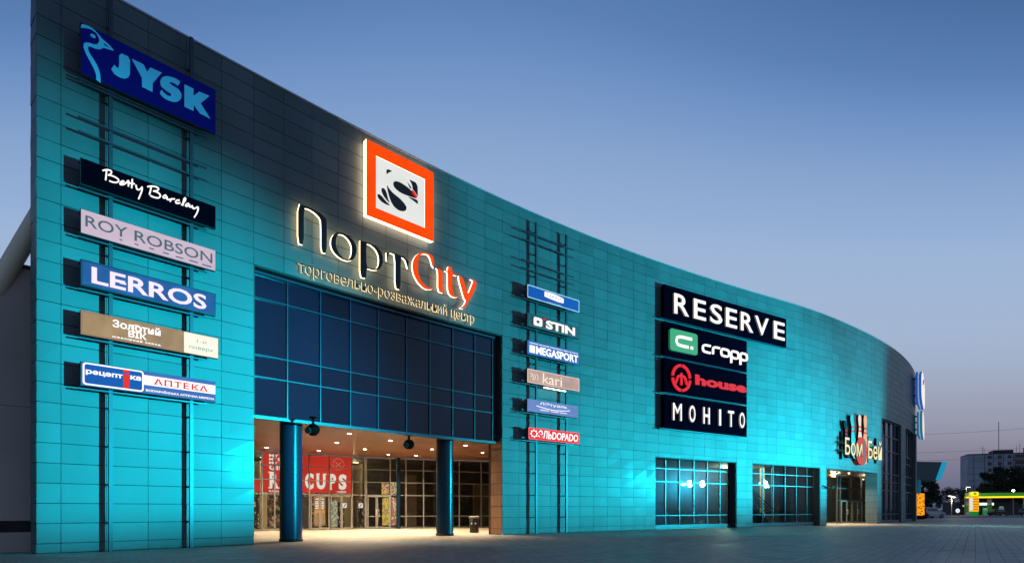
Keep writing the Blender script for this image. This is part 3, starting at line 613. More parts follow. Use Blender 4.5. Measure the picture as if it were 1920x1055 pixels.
# 4
t, L = sign('shop_sign', 'mid blue lightbox sign with large white capitals and darker ends', LS0, LS1, LO, 8.2, GA)
d = cabinet(t, L, .8, glowvar('blue_film', (44, 98, 170), .85, .35, (1.1, 1, .8)), M['reveal'], frame=mat('navy_edge', (.005, .012, .04), .4))
pl = glow('pink_white', (244, 228, 244), 1.1); r = R['LER']
text('lettering', 'LERROS', (r[0]+.02, r[1], r[2], r[3]), pl, t, d+.012, .02, bold=.02)
poly('serif', [box2(1.02, 1.2, .33, .38)], pl, t, d+.012, .02)
# 5
t, L = sign('shop_sign', 'beige gold sign with white lettering and a bright cream panel at its right end', LS0, 5.05, LO, 6.7, GA)
d = cabinet(t, L, .74, glowvar('gold_film', (172, 142, 104), .9, .18, (2.2, 1, 1.2)), M['reveal'], frame=mat('gold_trim', (.02, .012, .006), .5, spec=.05, emit=lin(190, 150, 115), es=.6))
text('lettering', 'Золотий', (.83, 2.2, .41, .66), W_, t, d+.002, .012, bold=.02); text('lettering', 'ВІК', (1.27, 1.79, .19, .4), W_, t, d+.002, .012, bold=.025); text('lettering', 'ювелірний завод', (.83, 2.2, .07, .14), W_, t, d+.002, .012, bold=.03, space=1.25)
poly('ornament', [ell(1.5, .49, .15, .13), ell(1.5, .49, .125, .105)], W_, t, d+.003, .012)
poly('panel', [box2(2.925, L-.02, .02, .72)], glow('cream_film', (255, 244, 226), 1.05), t, d+.0005, .014)
br = mat('brown_print', (.12, .08, .05), .6, emit=lin(150, 120, 95), es=.7)
text('lettering', '1-й', R['z4'], br, t, d+.016, .006); text('lettering', 'поверх', R['z5'], br, t, d+.016, .006, bold=.01)
# 6
t, L = sign('shop_sign', 'blue and white pharmacy sign with red capitals, lowest on the left rack', LS0, LS1, LO, 5.14, GA)
d = cabinet(t, L, .74, glowvar('sky_film', (70, 116, 196), .9, .1, (1.5, 1, 2)), M['reveal'])
poly('panel', [rrect(.05, 1.7, .035, .715, .09)], W_, t, d, .014); poly('panel', [rrect(.095, 1.655, .08, .67, .06)], glow('royal_blue_film', (30, 92, 186), .9), t, d+.008, .012)
rd = glow('red_film', (232, 36, 30), 1.0)
text('lettering', 'рецепт', R['a1'], W_, t, d+.021, .008, bold=.03); text('lettering', 'ка', R['a2'], W_, t, d+.021, .008, bold=.03)
a = R['ai']; poly('letter', [box2(a[0], a[1], .08, .54)], rd, t, d+.021, .01); poly('dot', [box2(a[0], a[1], .58, .67)], rd, t, d+.021, .01)
poly('panel', [box2(1.71, L-.02, .285, .6)], W_, t, d+.001, .013)
text('lettering', 'АПТЕКА', R['a3'], rd, t, d+.015, .008, bold=.022, space=1.15); text('lettering', 'ВСЕУКРАЇНСЬКА АПТЕЧНА МЕРЕЖА', R['a4'], W_, t, d+.002, .008, bold=.025)
for k in range(6):                                             # serif feet
    x = 2.05+k*.292; mb = MB(); mb.box(x-.03, x+.09, -(d+.023), -(d+.016), .33, .348); mb.box(x+.13, x+.24, -(d+.023), -(d+.016), .33, .348) if k in (1, 4, 5) else None; mb.build('lettering', rd, t, world=False)

# right rack
MS0, MS1, MO = 21.02, 25.05, .35
t, L = sign('shop_sign', 'royal blue sign with silver rim and a small white curved plate', MS0, MS1, MO, 12.9, GB)
d = cabinet(t, L, .71, mat('royal_blue', (.005, .03, .16), .4, emit=lin(6, 62, 140), es=.8), M['reveal'], frame=mat('silver_rim', (.5, .48, .5), .3, emit=lin(190, 180, 195), es=.5))
pl_ = [(1.27, .60), (1.75, .625), (2.25, .60), (2.74, .53)]; lo = [(2.74, .27), (2.25, .25), (1.75, .29), (1.27, .33)]
poly('plate', [pl_+lo], W_, t, d, .016)
text('lettering', 'ZARINA', (1.38, 2.62, .36, .52), glow('grey_print', (176, 180, 196), .9), t, d+.017, .006); text('lettering', 'жіночий одяг', R['s1t'], glow('soft_print', (170, 185, 225), .9), t, d+.002, .006)
t, L = sign('shop_sign', 'charcoal sign with blocky white glowing capitals and a red dot', MS0, MS1, MO, 11.35, GB)
d = cabinet(t, L, .72, mat('charcoal', (.05, .05, .055), .5), M['reveal'])
r = R['s2o']; poly('letter', [rrect(.42, 1.03, .12, .56, .09), rrect(.6, .85, .26, .42, .02)], W_, t, d+.05, .03)
text('lettering', 'STIN', (1.33, 3.6, .1, .56), W_, t, d+.05, .03, bold=.03); poly('dot', [ell(1.21, .58, .09, .06)], rd, t, d+.05, .03)
t, L = sign('shop_sign', 'light blue lightbox sign with a white square before condensed white capitals', MS0, MS1, MO, 9.82, GB)
d = cabinet(t, L, .77, glowvar('sky_film_b', (58, 120, 200), .9, .12, (1, 1, 1)), M['reveal'])
poly('square', [box2(.16, .56, .12, .52)], W_, t, d+.002, .012); text('lettering', 'MEGASPORT', (.64, 3.93, .1, .54), W_, t, d+.002, .012, bold=.03)
text('lettering', 'мережа магазинів спортивного одягу та взуття', (.16, 3.92, .61, .68), W_, t, d+.002, .008, bold=.03)
t, L = sign('shop_sign', 'pinkish beige sign with thin cream lettering and a lamp glowing under it', MS0, MS1, MO, 8.27, GB)
d = cabinet(t, L, .76, glowvar('rose_film', (200, 168, 158), .88, .12, (1.6, 1, 1.6)), M['reveal'], frame=glow('pale_rose', (236, 206, 200), .9))
cr = glow('cream_letters', (250, 236, 214), 1.05); text('lettering', 'kari', (1.13, 2.6, .1, .66), cr, t, d+.013, .012)
strokes('emblem', [[(.18, .52), (.4, .5), (.3, .38), (.2, .34), (.45, .46), (.38, .2)], [(.5, .5), (.62, .36), (.42, .16)], [(.66, .54), (.8, .4), (.7, .2)]], .03, cr, t, d+.013, .012)
mb = MB(); mb.tube([(1.3, -.06, -.1), (3.0, -.06, -.1)], .03, 8); mb.build('tube_lamp', glow('tube_glow', (255, 246, 230), 6), t, world=False)
t, L = sign('shop_sign', 'pale violet blue sign with a thin white swoosh under spaced lettering', MS0, 24.97, MO, 6.7, GB)
d = cabinet(t, L, .7, glowvar('periwinkle_film', (112, 142, 206), .9, .12, (1.3, 1, 1.2)), M['reveal'])
text('lettering', 'ЛЭтуаль', (.92, 3.03, .42, .6), W_, t, d+.002, .01); strokes('swoosh', [SWOOSH], .035, W_, t, d+.002, .01)
for x0, x1, z in ((.93, 1.6, .16), (1.75, 2.35, .15), (2.45, 3.02, .16)): poly('dash', [box2(x0, x1, z, z+.03)], W_, t, d+.002, .008)
t, L = sign('shop_sign', 'bright red sign with slanted white capitals and a gear shaped ring', 21.1, 25.05, MO, 5.18, GB)
d = cabinet(t, L, .67, glowvar('red_lightbox', (236, 40, 48), 1.0, .08, (1, 1, 1)), M['reveal'], r=.09, frame=glow('rose_rim', (244, 110, 120), .95))
gear = [(.4+(.2+.035*(1 if i % 4 < 2 else -1))*math.cos(2*math.pi*i/32)*1.25, .34+(.2+.035*(1 if i % 4 < 2 else -1))*math.sin(2*math.pi*i/32)) for i in range(32)]
poly('emblem', [gear, ell(.4, .34, .17, .14)], W_, t, d+.013, .01)
text('lettering', 'ЭЛЬDOPADO', (.72, 3.84, .12, .57), W_, t, d+.013, .01, bold=.02, shear=.12)

# big panel signs right of the entrance
blk = mat('midnight_board', (.0012, .0014, .005), .7, spec=.0, var=.1, vscale=.8); G4 = 'four dark sign boards stacked on the facade'
side_w = glow('letter_side', (150, 146, 146), .35)
def board(label, s1, z0, h, ext=.15):
    t, L = sign('sign_board', label, 32.89, s1, .12, z0, G4)
    mb = MB(); mb.box(0, L, -.28, 0, 0, h); mb.build('board', blk, t, world=False)
    mb = MB(); mb.box(-.35, L+ext, -.22, -.17, -.055, -.005); mb.build('rail', M['frame'], t, world=False)
    return t
LT = [W_, side_w]
t = board('widest dark board with big spaced white capitals on top of the stack', 46.44, 14.12, 2.24, 1.3)
x = [.79, 2.72, 4.42, 6.1, 7.78, 9.45, 11.75]; w = [1.35, 1.15, 1.2, 1.15, 1.35, 1.55, 1.3]
for c, a, b in zip('RESERVE', x, w): text('letter', c, (a, a+b+.1, .42, 1.78), LT, t, .3, .12, bold=.012)
t = board('dark board with a rounded green square emblem and thin white lettering, second of the stack', 41.67, 11.61, 2.3)
gm = mat('green_tile', (.01, .03, .015), .5, spec=.1, emit=lin(74, 172, 124), es=.85); poly('emblem', [rrect(.36, 3.1, .4, 1.86, .2)], [gm, mat('green_side', (.008, .03, .02), .5, emit=lin(40, 120, 90), es=.5)], t, .29, .16)
strokes('emblem', [[(2.5, 1.42), (1.1, 1.42), (.95, 1.2), (.95, 1.0), (1.1, .82), (2.15, .82)]], .2, W_, t, .46, .03); poly('emblem', [box2(2.35, 2.6, .72, .92)], W_, t, .46, .04)
cw_ = []
def rb(x0, x1, z0, z1): return [(x0+.12, z1), (x1-.12, z1), (x1, z1-.12), (x1, z0+.12), (x1-.12, z0), (x0+.12, z0), (x0, z0+.12), (x0, z1-.12), (x0+.12, z1)]
zz, zt = .78, 1.27
cw_ = [[(4.5, zt), (3.85, zt), (3.7, zt-.12), (3.7, zz+.12), (3.85, zz), (4.5, zz)], [(4.78, zz-.03), (4.78, zt-.12), (4.9, zt), (5.5, zt)], rb(5.68, 6.55, zz, zt), rb(6.8, 7.62, zz, zt), [(6.8, zz+.2), (6.8, zz-.38)], rb(7.85, 8.62, zz, zt), [(7.85, zz+.2), (7.85, zz-.38)]]
strokes('lettering', cw_, .13, W_, t, .36, .1)
t = board('dark board with a red ring emblem and chunky red lettering, third of the stack', 41.67, 9.19, 2.28)
rr = glow('red_letters', (226, 26, 48), 1.0)
def arc(cx, cz, rx, rz, a0, a1, n=14): return [(cx+rx*math.cos(R_(a0+(a1-a0)*i/n)), cz+rz*math.sin(R_(a0+(a1-a0)*i/n))) for i in range(n+1)]
strokes('emblem', [arc(1.5, 1.08, .86, .84, a+5, a+85) for a in (0, 90, 180, 270)], .19, rr, t, .36, .1)
strokes('emblem', [[(.95, .68), (1.15, 1.15), (1.3, 1.2)], [(1.5, .6), (1.5, 1.42)], [(1.3, 1.2), (1.7, 1.2)], [(2.05, .68), (1.85, 1.15), (1.7, 1.2)]], .15, rr, t, .36, .1)
text('lettering', 'house', (2.85, 8.5, .78, 1.5), [rr, glow('red_side', (120, 12, 26), .6)], t, .36, .1, bold=.05)
t = board('dark board with narrow widely spaced white capitals, lowest of the stack', 41.67, 6.78, 2.27)
for c, a in zip('MOHITO', (.69, 2.3, 3.75, 5.45, 6.45, 7.75)):
    b = {'M': .85, 'O': .62, 'H': .68, 'I': .2, 'T': .66}[c]; text('letter', c, (a, a+b, .58, 1.74), LT, t, .3, .12, bold=.0 if c == 'M' else .012)

# the mall's own emblem, name and tagline
t, L = sign('emblem_sign', 'big glowing orange square emblem sign with a white centre near the roof edge', 11.28, 14.94, .16, 14.13, cat='illuminated sign')
d = .14; og = glowvar('orange_film', (255, 74, 8), 1.0, .12, (.9, 1, .9)); hs = glow('halo_white', (255, 214, 176), 7)
mb = MB(); mb.box(.015, L-.015, -d+.001, 0.05, .015, 3.3); mb.build('cabinet', hs, t, world=False)
poly('face', [box2(0, L, 0, 3.315), LW], [og, hs], t, d, .03)
poly('panel', [LW], glowvar('white_film', (238, 240, 236), .92, .05, (.8, 1, .8)), t, d-.005, .022)
dk = mat('dark_grey_print', (.05, .05, .048), .6)
for lp in LD: poly('emblem', [smooth_loop(lp, 1)], dk, t, d+.018, .01)
poly('emblem', [smooth_loop(LR, 1)], rd, t, d+.03, .01)
t, L = sign('name_sign', 'tall halo lit letters in black and orange spelling the centre name above the entrance', 8.19, 17.75, .10, 10.6, cat='illuminated sign')
fb = mat('black_letter_face', (.006, .007, .011), .35); hw = glow('warm_halo', (255, 226, 176), 4.2); fo = glow('orange_face', (255, 72, 8), 1.0); ho = glow('orange_halo', (255, 214, 180), 4.2)
for g_ in (PP, PO, PR, PT): poly('letter', [smooth_loop(lp, 1) for lp in g_], [fb, hw, hw], t, .05, .085)
for g_ in (CC, CI, CT, CY): poly('letter', [smooth_loop(lp, 1) for lp in g_], [fo, ho, ho], t, .05, .085)
t, L = sign('tagline_sign', 'thin row of small halo lit dark letters just above the blue curtain wall', 8.19, 17.75, .09, 10.6, cat='illuminated sign')
text('lettering', 'торговельно-розважальний центр', (R['tag'][0], R['tag'][1], .1, .74), [mat('tag_face', (.02, .018, .014), .5), glow('tag_halo', (255, 226, 170), 1.6), glow('tag_back', (255, 226, 170), 3)], t, .05, .045, bold=-.004)

# bowling sign
t, L = sign('bowling_sign', 'cream lettered bowling sign with a red ball and upright pins above the small entrance', 55.19, 63.69, .12, 5.0, cat='illuminated sign')
cl = [glow('cream_face', (255, 240, 190), 1.05), M['black']]
mb = MB()
for z in (1.5, 2.2): mb.box(-.6, 8.2, -.18, -.1, z-.06, z+.06)
for x in (.2, 3, 6, 8): mb.box(x-.06, x+.06, -.1, .12, .8, 3.2)
mb.build('frame', M['black'], t, world=False)
def pin(x, z, h, cols, lean=0, y=.3):
    prof = [(.0, 0), (.22, .03), (.3, .2), (.34, .34), (.26, .52), (.15, .66), (.13, .72), (.2, .84), (.22, .91), (.14, .985), (0, 1)]
    o = [(x+r*h*.40+lean*zz, z+zz*h) for r, zz in prof]+[(x-r*h*.40+lean*zz, z+zz*h) for r, zz in prof[::-1][1:-1]]
    p = poly('pin', [smooth_loop(o, 1)], [cols, M['black']], t, y, .2)
    poly('stripe', [box2(x-.155*h*.4+lean*.66, x+.155*h*.4+lean*.66, z+.62*h, z+.65*h), box2(x-.155*h*.4+lean*.7, x+.155*h*.4+lean*.7, z+.71*h, z+.74*h)], rd, p, y+.205, .012)
pin(4.85, .5, 4.6, glow('peach_face', (250, 186, 140), .95), .05, .06); pin(3.75, .9, 4.1, glow('pale_face', (246, 224, 214), 1.0), -.2, .08)
pin(2.55, .9, 3.9, mat('teal_pin', (.03, .2, .2), .5), -.7, .05); pin(1.4, .9, 3.3, M['black'], -.9, .02)
poly('ball', [ell(3.72, 1.65, 1.3, 1.3)], [glow('red_ball', (222, 88, 72), .85), M['black']], t, .29, .1)
poly('ball', [ell(4.25, 1.65, .34, 1.2)], glow('mauve_band', (160, 130, 150), .7), t, .392, .012)
text('lettering', 'Бом', (-.1, 3.6, 1.12, 2.65), cl, t, .41, .07, bold=.01); text('lettering', 'Бей', (5.0, 8.3, 1.05, 2.8), cl, t, .4, .07, bold=.01)
# two blade-like signs at the far edge of the curve
for lab, s0, s1, z0, h, m1, m2 in (('blue and white sign seen edge on at the far corner, upper one', 81, 88.5, 13.6, 4.4, (30, 96, 190), (250, 244, 240)), ('cream sign seen edge on at the far corner, lower one', 82.5, 89.5, 10.0, 3.5, (20, 120, 160), (244, 232, 214))):
    t, L = sign('corner_sign', lab, s0, s1, .3, z0, 'signs at the far corner', 'illuminated sign'); t.rotation_euler.z -= .02
    mb = MB(); mb.box(0, L*.8, -.2, 0, .3, h-.5); mb.build('cabinet', mat('sign_side_'+str(int(z0)), (.02, .1, .2), .4, emit=lin(*m1), es=.5), t, world=False)
    poly('face', [smooth_loop([(.2, h*.3), (L*.25, h*.12), (L*.7, .02), (L, h*.2), (L*.96, h*.75), (L*.6, h*.95), (L*.3, h), (.1, h*.8)], 1)], [glow('face_'+str(int(z0)), m2, .95), glow('rim_'+str(int(z0)), m1, .8)], t, .3, .25)
    if z0 > 10: poly('stripe', [smooth_loop([(L*.3, h*.6), (L*.6, h*.7), (L*.7, h*.85), (L*.4, h*.8)], 1)], rd, t, .56, .02)
    mb = MB()
    for x in (.5, L-.6): mb.box(x-.05, x+.05, 0, .5, h*.25, h*.3); mb.box(x-.05, x+.05, 0, .5, h*.7, h*.75)
    mb.build('arm', steel, t, world=False)

# ------------------------------------------------------------------ lit lamps
def lamp_data(name, kind, watts, col, **k):
    l = bpy.data.lights.new(name, kind); l.energy = watts; l.color = col[:3]
    for a, b in k.items(): setattr(l, a, b)
    return l
FL = ['turquoise floodlight on a low mast aimed at the six signs left of the entrance', 'turquoise floodlight on a low mast mirrored in the first big window', 'turquoise floodlight on a low mast mirrored in the second big window']
lens = mat('flood_lens', (.02, .02, .02), .3, emit=(.35, .92, 1), es=260)
for lab, (x, y, z, ax, ay, az, w, cone, vs, bl, cut_, sl_, sr_) in zip(FL, FLOODS):
    t = thing('floodlight', lab, 'floodlight', (x, y, 0), 0, 'floodlights on low masts')
    d = Vector((ax-x, ay-y, az-z)).normalized(); u = d.cross(Vector((0, 0, 1))).normalized(); v = u.cross(d); c = Vector((x, y, z))
    mb = MB(); mb.tube([(x, y, 0), (x, y, z-.25)], .07, 12); mb.tube([(x, y, 0), (x, y, .05)], .22, 12); mb.build('mast', M['post'], t)
    q = lambda a, b, e: c+u*a+v*b+d*e; hw_, hh = (.34 if x > 30 else .15), .24
    lb_ = .12+hh/math.tan(R_(cut_))        # length of the visor, added like the side flaps to trim the beam
    mb = MB()
    def plate(*k):
        k = [q(*e_) for e_ in k]; nn = (k[1]-k[0]).cross(k[3]-k[0]).normalized()*.008; mb.add(k+[r+nn for r in k], [(0, 1, 2, 3), (7, 6, 5, 4), (0, 4, 5, 1), (1, 5, 6, 2), (2, 6, 7, 3), (3, 7, 4, 0)])
    plate((-hw_, -hh, -.2), (hw_, -hh, -.2), (hw_, hh, -.2), (-hw_, hh, -.2))
    plate((-hw_, -hh, -.2), (hw_, -hh, -.2), (hw_*2.2, -hh, lb_), (-hw_*2.2, -hh, lb_)); plate((-hw_, hh, -.2), (hw_, hh, -.2), (hw_, hh, .1), (-hw_, hh, .1))
    for sg, an in ((-1, sl_), (1, sr_)): ls_ = .12+hw_/math.tan(R_(an)); plate((sg*hw_, -hh, -.2), (sg*hw_, hh, -.2), (sg*hw_, hh*(1+ls_*.9), ls_), (sg*hw_, -hh*(1+ls_*.9), ls_))
    mb.build('housing', M['black'], t)
    mb = MB(); mb.add([q(a, b, 0) for a, b in ((-hw_*.93, -.22), (hw_*.93, -.22), (hw_*.93, .22), (-hw_*.93, .22))], [(0, 1, 2, 3)]); mb.build('lens', lens, t)
    if x > 30:                                                   # round glowing heads added beside the housing for bright spots mirrored in windows
        for a_, r_ in (((.95, .5), (2.5, .36)) if x > 45 else ((.95, .5),)):
            mb = MB(); ring = [q(a_+r_*math.cos(k*math.pi/12), .1+r_*math.sin(k*math.pi/12), .02) for k in range(24)]; mb.add(ring, [tuple(range(24))]); mb.build('lens', lens, t)
            mb = MB(); bk_ = [q(a_+(r_+.04)*math.cos(k*math.pi/12), .1+(r_+.04)*math.sin(k*math.pi/12), .0) for k in range(24)]; b2_ = [v_-d*.3 for v_ in bk_]; mb.add(bk_+b2_, [tuple(range(24)), tuple(range(47, 23, -1))]+[(k, (k+1) % 24, 24+(k+1) % 24, 24+k) for k in range(24)]); mb.build('head', M['black'], t)
        mb = MB(); mb.tube([q(0, -.3, -.25), q(2.6 if x > 45 else 1.0, -.3, -.25)], .04, 8); mb.build('crossbar', M['post'], t)
    l = lamp_data('flood', 'SPOT', w, CYAN, spot_size=R_(cone), spot_blend=bl, shadow_soft_size=.06)
    o = bpy.data.objects.new('flood_lamp', l); COL.objects.link(o); o.location = c+d*.12-Vector((x, y, 0)); o.rotation_euler = d.to_track_quat('-Z', 'Y').to_euler(); o.scale = (1, vs, 1); o.parent = t
warm = (1.0, .78, .5)
DLS = [(632, 829), (684, 841), (598, 844), (732, 825), (728, 851), (810, 841), (873, 834), (500, 838), (655, 812), (905, 848), (560, 850), (780, 853)]
base = None; dl = lamp_data('downlight', 'SPOT', 880, warm, spot_size=R_(140), spot_blend=.9, shadow_soft_size=.09)
def downlight(x, y, z, lab, grp, lamp):
    global base
    if base is None:
        base = t = thing('downlight', lab, 'ceiling light', (x, y, z), 0, grp)
        mb = MB(); mb.lathe([(.1, -.02), (.14, -.02), (.15, 0)], (0, 0, 0), 20); mb.build('trim', M['white'], t, world=False)
        mb = MB(); mb.lathe([(0.001, -.012), (.1, -.014)], (0, 0, 0), 20); mb.build('lens', M['lamp'], t, world=False)
    else: t = copy_tree(base); t.location = (x, y, z); t['label'] = lab; t['group'] = grp
    o = bpy.data.objects.new('lamp', lamp); COL.objects.link(o); o.location = (0, 0, -.06); o.parent = t
for px, py in DLS:
    Y = 3.67*1112/(955-py)
    downlight((px-960)/1112*Y, Y, 4.998, 'small round recessed light in the copper coloured porch ceiling', 'porch ceiling lights', dl)
dl2 = lamp_data('bay_downlight', 'SPOT', 130, (1, .88, .6), spot_size=R_(150), spot_blend=.9, shadow_soft_size=.09)
for s, o in ((57.5, -1.6), (59.6, -1.8), (61.7, -1.7), (55.2, -3.5)):
    x, y = P(s, o); downlight(x, y, 4.855 if o > -2 else 4.9, 'small round light recessed over the small entrance under the bowling sign', 'small entrance lights', dl2)
# lobby and hall luminaires (lit, seen through the glass)
def luminaire(x, y, z, L, rz, lab, grp, w, col, es):
    t = thing('ceiling_lamp', lab, 'ceiling light', (x, y, z), rz, grp)
    mb = MB(); mb.box(-L/2, L/2, -.08, .08, 0, .05); mb.build('housing', M['white'], t, world=False)
    mb = MB(); mb.box(-L/2+.02, L/2-.02, -.06, .06, -.012, -.001); mb.build('tube', glow('tube_'+str(int(x*7) % 97), col, es), t, world=False)
    o = bpy.data.objects.new('lamp', lamp_data('room_lamp', 'POINT', w, tuple(lin(*col)[:3]), shadow_soft_size=.25)); COL.objects.link(o); o.location = (0, 0, -.25); o.parent = t
for u, d in ((-2.5, 2.5), (1.2, 3.2), (4.5, 3.0), (7.2, 3.8)):
    x, y = off(l1(u), d); luminaire(x, y, 4.9, 1.2, R_(36), 'strip light on the lobby ceiling behind the porch glazing', 'lobby ceiling lamps', 110, (255, 226, 170), 9)
for s, o in ((46.5, -5.6), (49.8, -5.8), (36, -6)):
    x, y = P(s, o); luminaire(x, y, 5.0, 1.4, R_(30), 'strip light on the ceiling of the stair hall behind the big windows', 'stair hall lamps', 850 if s > 40 else 40, (255, 232, 180), 7)
x, y = p(12.4, 1.6); luminaire(x, y, 4.8, 1.2, bay_ang, 'strip light inside the glazed vestibule of the small entrance', 'vestibule lamps', 260, (255, 236, 180), 8)
x, y = P(70, -3); luminaire(x, y, 4.6, 1.0, .8, 'strip light inside the glazed corner beyond the small entrance', 'corner lamps', 60, (255, 236, 190), 8)

# speakers hanging from the porch ceiling
base_s = None
for px, py, lab in ((587, 801, 'black round spotlight pod hanging from the porch ceiling near the first blue column'), (767, 829, 'black spotlight pod hanging from the porch ceiling between the two blue columns')):
    Y = 3.25*1112/(955-py); x = (px-960)/1112*Y
    if base_s is None:
        base_s = t = thing('speaker_pod', lab, 'speaker', (x, Y, 5.0), 0, 'spotlight pods under the porch ceiling')
        mb = MB(); mb.tube([(0, 0, 0), (0, 0, -.3)], .05, 10); mb.lathe([(.16, 0), (.12, -.06), (.0, -.08)], (0, 0, 0), 16); mb.build('bracket', M['soot'], t, world=False)
        mb = MB(); mb.lathe([(.001, -.75), (.12, -.73), (.23, -.62), (.26, -.5), (.23, -.38), (.12, -.28), (.001, -.26)], (0, 0, 0), 20); mb.build('body', M['soot'], t, world=False)
        mb = MB(); mb.tube([(-.1, -.2, -.55), (-.13, -.27, -.57)], .13, 16); mb.build('lens', mat('grey_speaker_front', (.02, .02, .02), .3), t, world=False)  # round front of the speaker
    else: t = copy_tree(base_s); t.location = (x, Y, 5.0); t['label'] = lab
# litter bin
Y = 34.4; x = (889-960)/1112*Y
t = thing('litter_bin', 'round dark litter bin with a domed rim standing by the right end of the porch', 'litter bin', (x, Y, 0))
mb = MB(); mb.lathe([(.001, .02), (.25, .02), (.27, .06), (.27, .8), (.25, .82)], (0, 0, 0), 24); mb.build('body', mat('bin_metal', (.03, .03, .032), .35, metal=.6), t, world=False)
mb = MB(); mb.lathe([(.262, .83), (.31, .84), (.32, .9), (.29, .95), (.2, .97), (.18, .93), (.001, .93)], (0, 0, 0), 24); mb.build('lid', mat('bin_lid', (.10, .095, .07), .4, metal=.4), t, world=False)
for a in (-.5, .35): mb = MB(); c, s = math.cos(R_(-90)+a), math.sin(R_(-90)+a); mb.tube([(.272*c, .272*s, .55), (.285*c, .285*s, .55)], .05, 12); mb.build('badge', M['white'], t, world=False)
# camera on the slim pier
x, y = P(52.6, .0); t = thing('security_camera', 'dark security camera on a curved arm on the slim pier left of the small entrance', 'camera', (x, y, 3.3), th_at(52.6))
mb = MB(); mb.tube([(-.3, -.02, .1), (-.2, -.25, -.05), (.1, -.4, -.12), (.4, -.42, -.06)], .045, 8); mb.build('arm', M['black'], t, world=False)
mb = MB(); mb.bbox(.35, .8, -.52, -.34, -.14, .05, .03); mb.build('body', M['black'], t, world=False)

# banner, posters and stickers on the porch glazing
def flat(name, label, cat, A, B, u0, u1, z0, z1, m, group=None, o=.09):
    L = math.hypot(B[0]-A[0], B[1]-A[1]); tx, ty = (B[0]-A[0])/L, (B[1]-A[1])/L; n = (ty, -tx)
    t = thing(name, label, cat, (A[0]+tx*u0+n[0]*o, A[1]+ty*u0+n[1]*o, z0), math.atan2(ty, tx), group)
    mb = MB(); mb.box(0, u1-u0, -.006, 0, 0, z1-z0); mb.build('sheet', m, t, world=False); return t
q0, q1 = l1(0), l1(6.78)
red_sheet = glowvar('red_banner', (214, 56, 42), .85, .2, (.5, 1, .5))  # plain sheet, no lightbox; its glow is light put into the colour
t = flat('banner', 'huge red banner with white slab capitals covering the glass above the sliding doors', 'banner', q0, q1, .0, 5.8, 2.45, 4.97, red_sheet, o=-.08)
wl = glow('banner_white', (246, 240, 222), .9); bz = 2.45

for ch, x0, x1 in (('R', .45, 1.0), ('E', 1.16, 1.62), ('D', 1.78, 2.32), ('C', 2.66, 3.22), ('U', 3.42, 4.02), ('P', 4.24, 4.74), ('S', 4.92, 5.46)):
    text('letter', ch, (x0, x1, .25, 1.3), wl, t, .008, .01, bold=.05)
    w_ = .08
    feet = {'R': ((x0, 1.27), (x0, .28), (x1-.06, .28)), 'E': ((x0, 1.27), (x0, .28)), 'D': ((x0, 1.27), (x0, .28)), 'U': ((x0+.07, 1.27), (x1-.07, 1.27)), 'P': ((x0+.05, 1.27), (x0+.08, .28)), 'C': ((x1-.03, 1.12),), 'S': ((x1-.05, 1.12), (x0+.05, .42))}[ch]
    for fx, fz in feet: poly('serif', [box2(fx-w_, fx+w_+.06, fz-.035, fz+.035) if ch not in 'CS' else box2(fx-.035, fx+.035, fz-.11, fz+.11)], wl, t, .009, .011)
for lo, hi, tx_ in ((2.25, 2.42, 'MY CUP'), (2.02, 2.19, 'MY BEANS'), (1.8, 1.95, 'MY MAN'), (1.42, 1.75, 'GIRLS')): text('lettering', tx_, (.42, 1.9, lo, hi), wl, t, .008, .01, bold=.03)
text('lettering', 'КАВА З СОБОЮ', (.42, 2.2, .0, .14), wl, t, .008, .01, bold=.02); text('lettering', '1 ПОВЕРХ', (4.8, 5.45, .02, .17), wl, t, .008, .01, bold=.02)
dimw = glow('banner_grey', (206, 140, 124), .8)
strokes('emblem', [arc(4.9, 1.75, .42, .62, 30, 150), arc(4.9, 2.1, .42, .5, 210, 330), [(4.7, 1.8), (5.1, 2.1)], [(5.1, 1.8), (4.7, 2.1)], [(4.42, 1.92), (4.58, 1.92)], [(5.22, 1.92), (5.38, 1.92)]], .04, dimw, t, .008, .01)
t = flat('banner', 'narrow red banner with a pale crest at the far left behind the first pier', 'banner', q0, q1, -1.4, -.12, 2.45, 3.26, red_sheet, o=-.08)
strokes('emblem', [arc(.7, .42, .2, .28, 0, 350)], .05, dimw, t, .008, .01)
def splash(name, cols, scale, es):
    m = bpy.data.materials.new(name); m.use_nodes = True; t = m.node_tree; b = t.nodes['Principled BSDF']
    n = t.nodes.new('ShaderNodeTexNoise'); n.inputs['Scale'].default_value = scale; n.inputs['Detail'].default_value = 3; tc = t.nodes.new('ShaderNodeTexCoord'); t.links.new(tc.outputs['Object'], n.inputs['Vector'])
    r = t.nodes.new('ShaderNodeValToRGB'); r.color_ramp.interpolation = 'CONSTANT'; e = r.color_ramp.elements
    while len(e) < len(cols): e.new(.5)
    for i, (k, c) in enumerate(zip(e, cols)): k.position = .28+.44*i/len(cols); k.color = lin(*c)
    t.links.new(n.outputs['Fac'], r.inputs[0]); t.links.new(r.outputs[0], b.inputs['Emission Color']); b.inputs['Base Color'].default_value = (.03, .03, .02, 1); b.inputs['Emission Strength'].default_value = es; return m
w_s = glow('paper_white', (238, 234, 224), .85)
for A, B, u0, u1, lab in ((q0, q1, 5.1, 5.4, 'small white square sticker with a dark swoosh on the sliding door glass'), (q0, q1, 6.23, 6.55, 'small white square sticker with dark swoosh on the pane right of the sliding door')):
    t = flat('sticker', lab, 'sticker', A, B, u0, u1, 1.47, 1.79, w_s, 'white swoosh stickers on the door glass', .16)
    strokes('emblem', [[(.06, .08), (.16, .12), (.14, .2), (.25, .25)]], .05, M['black'], t, .008, .004)
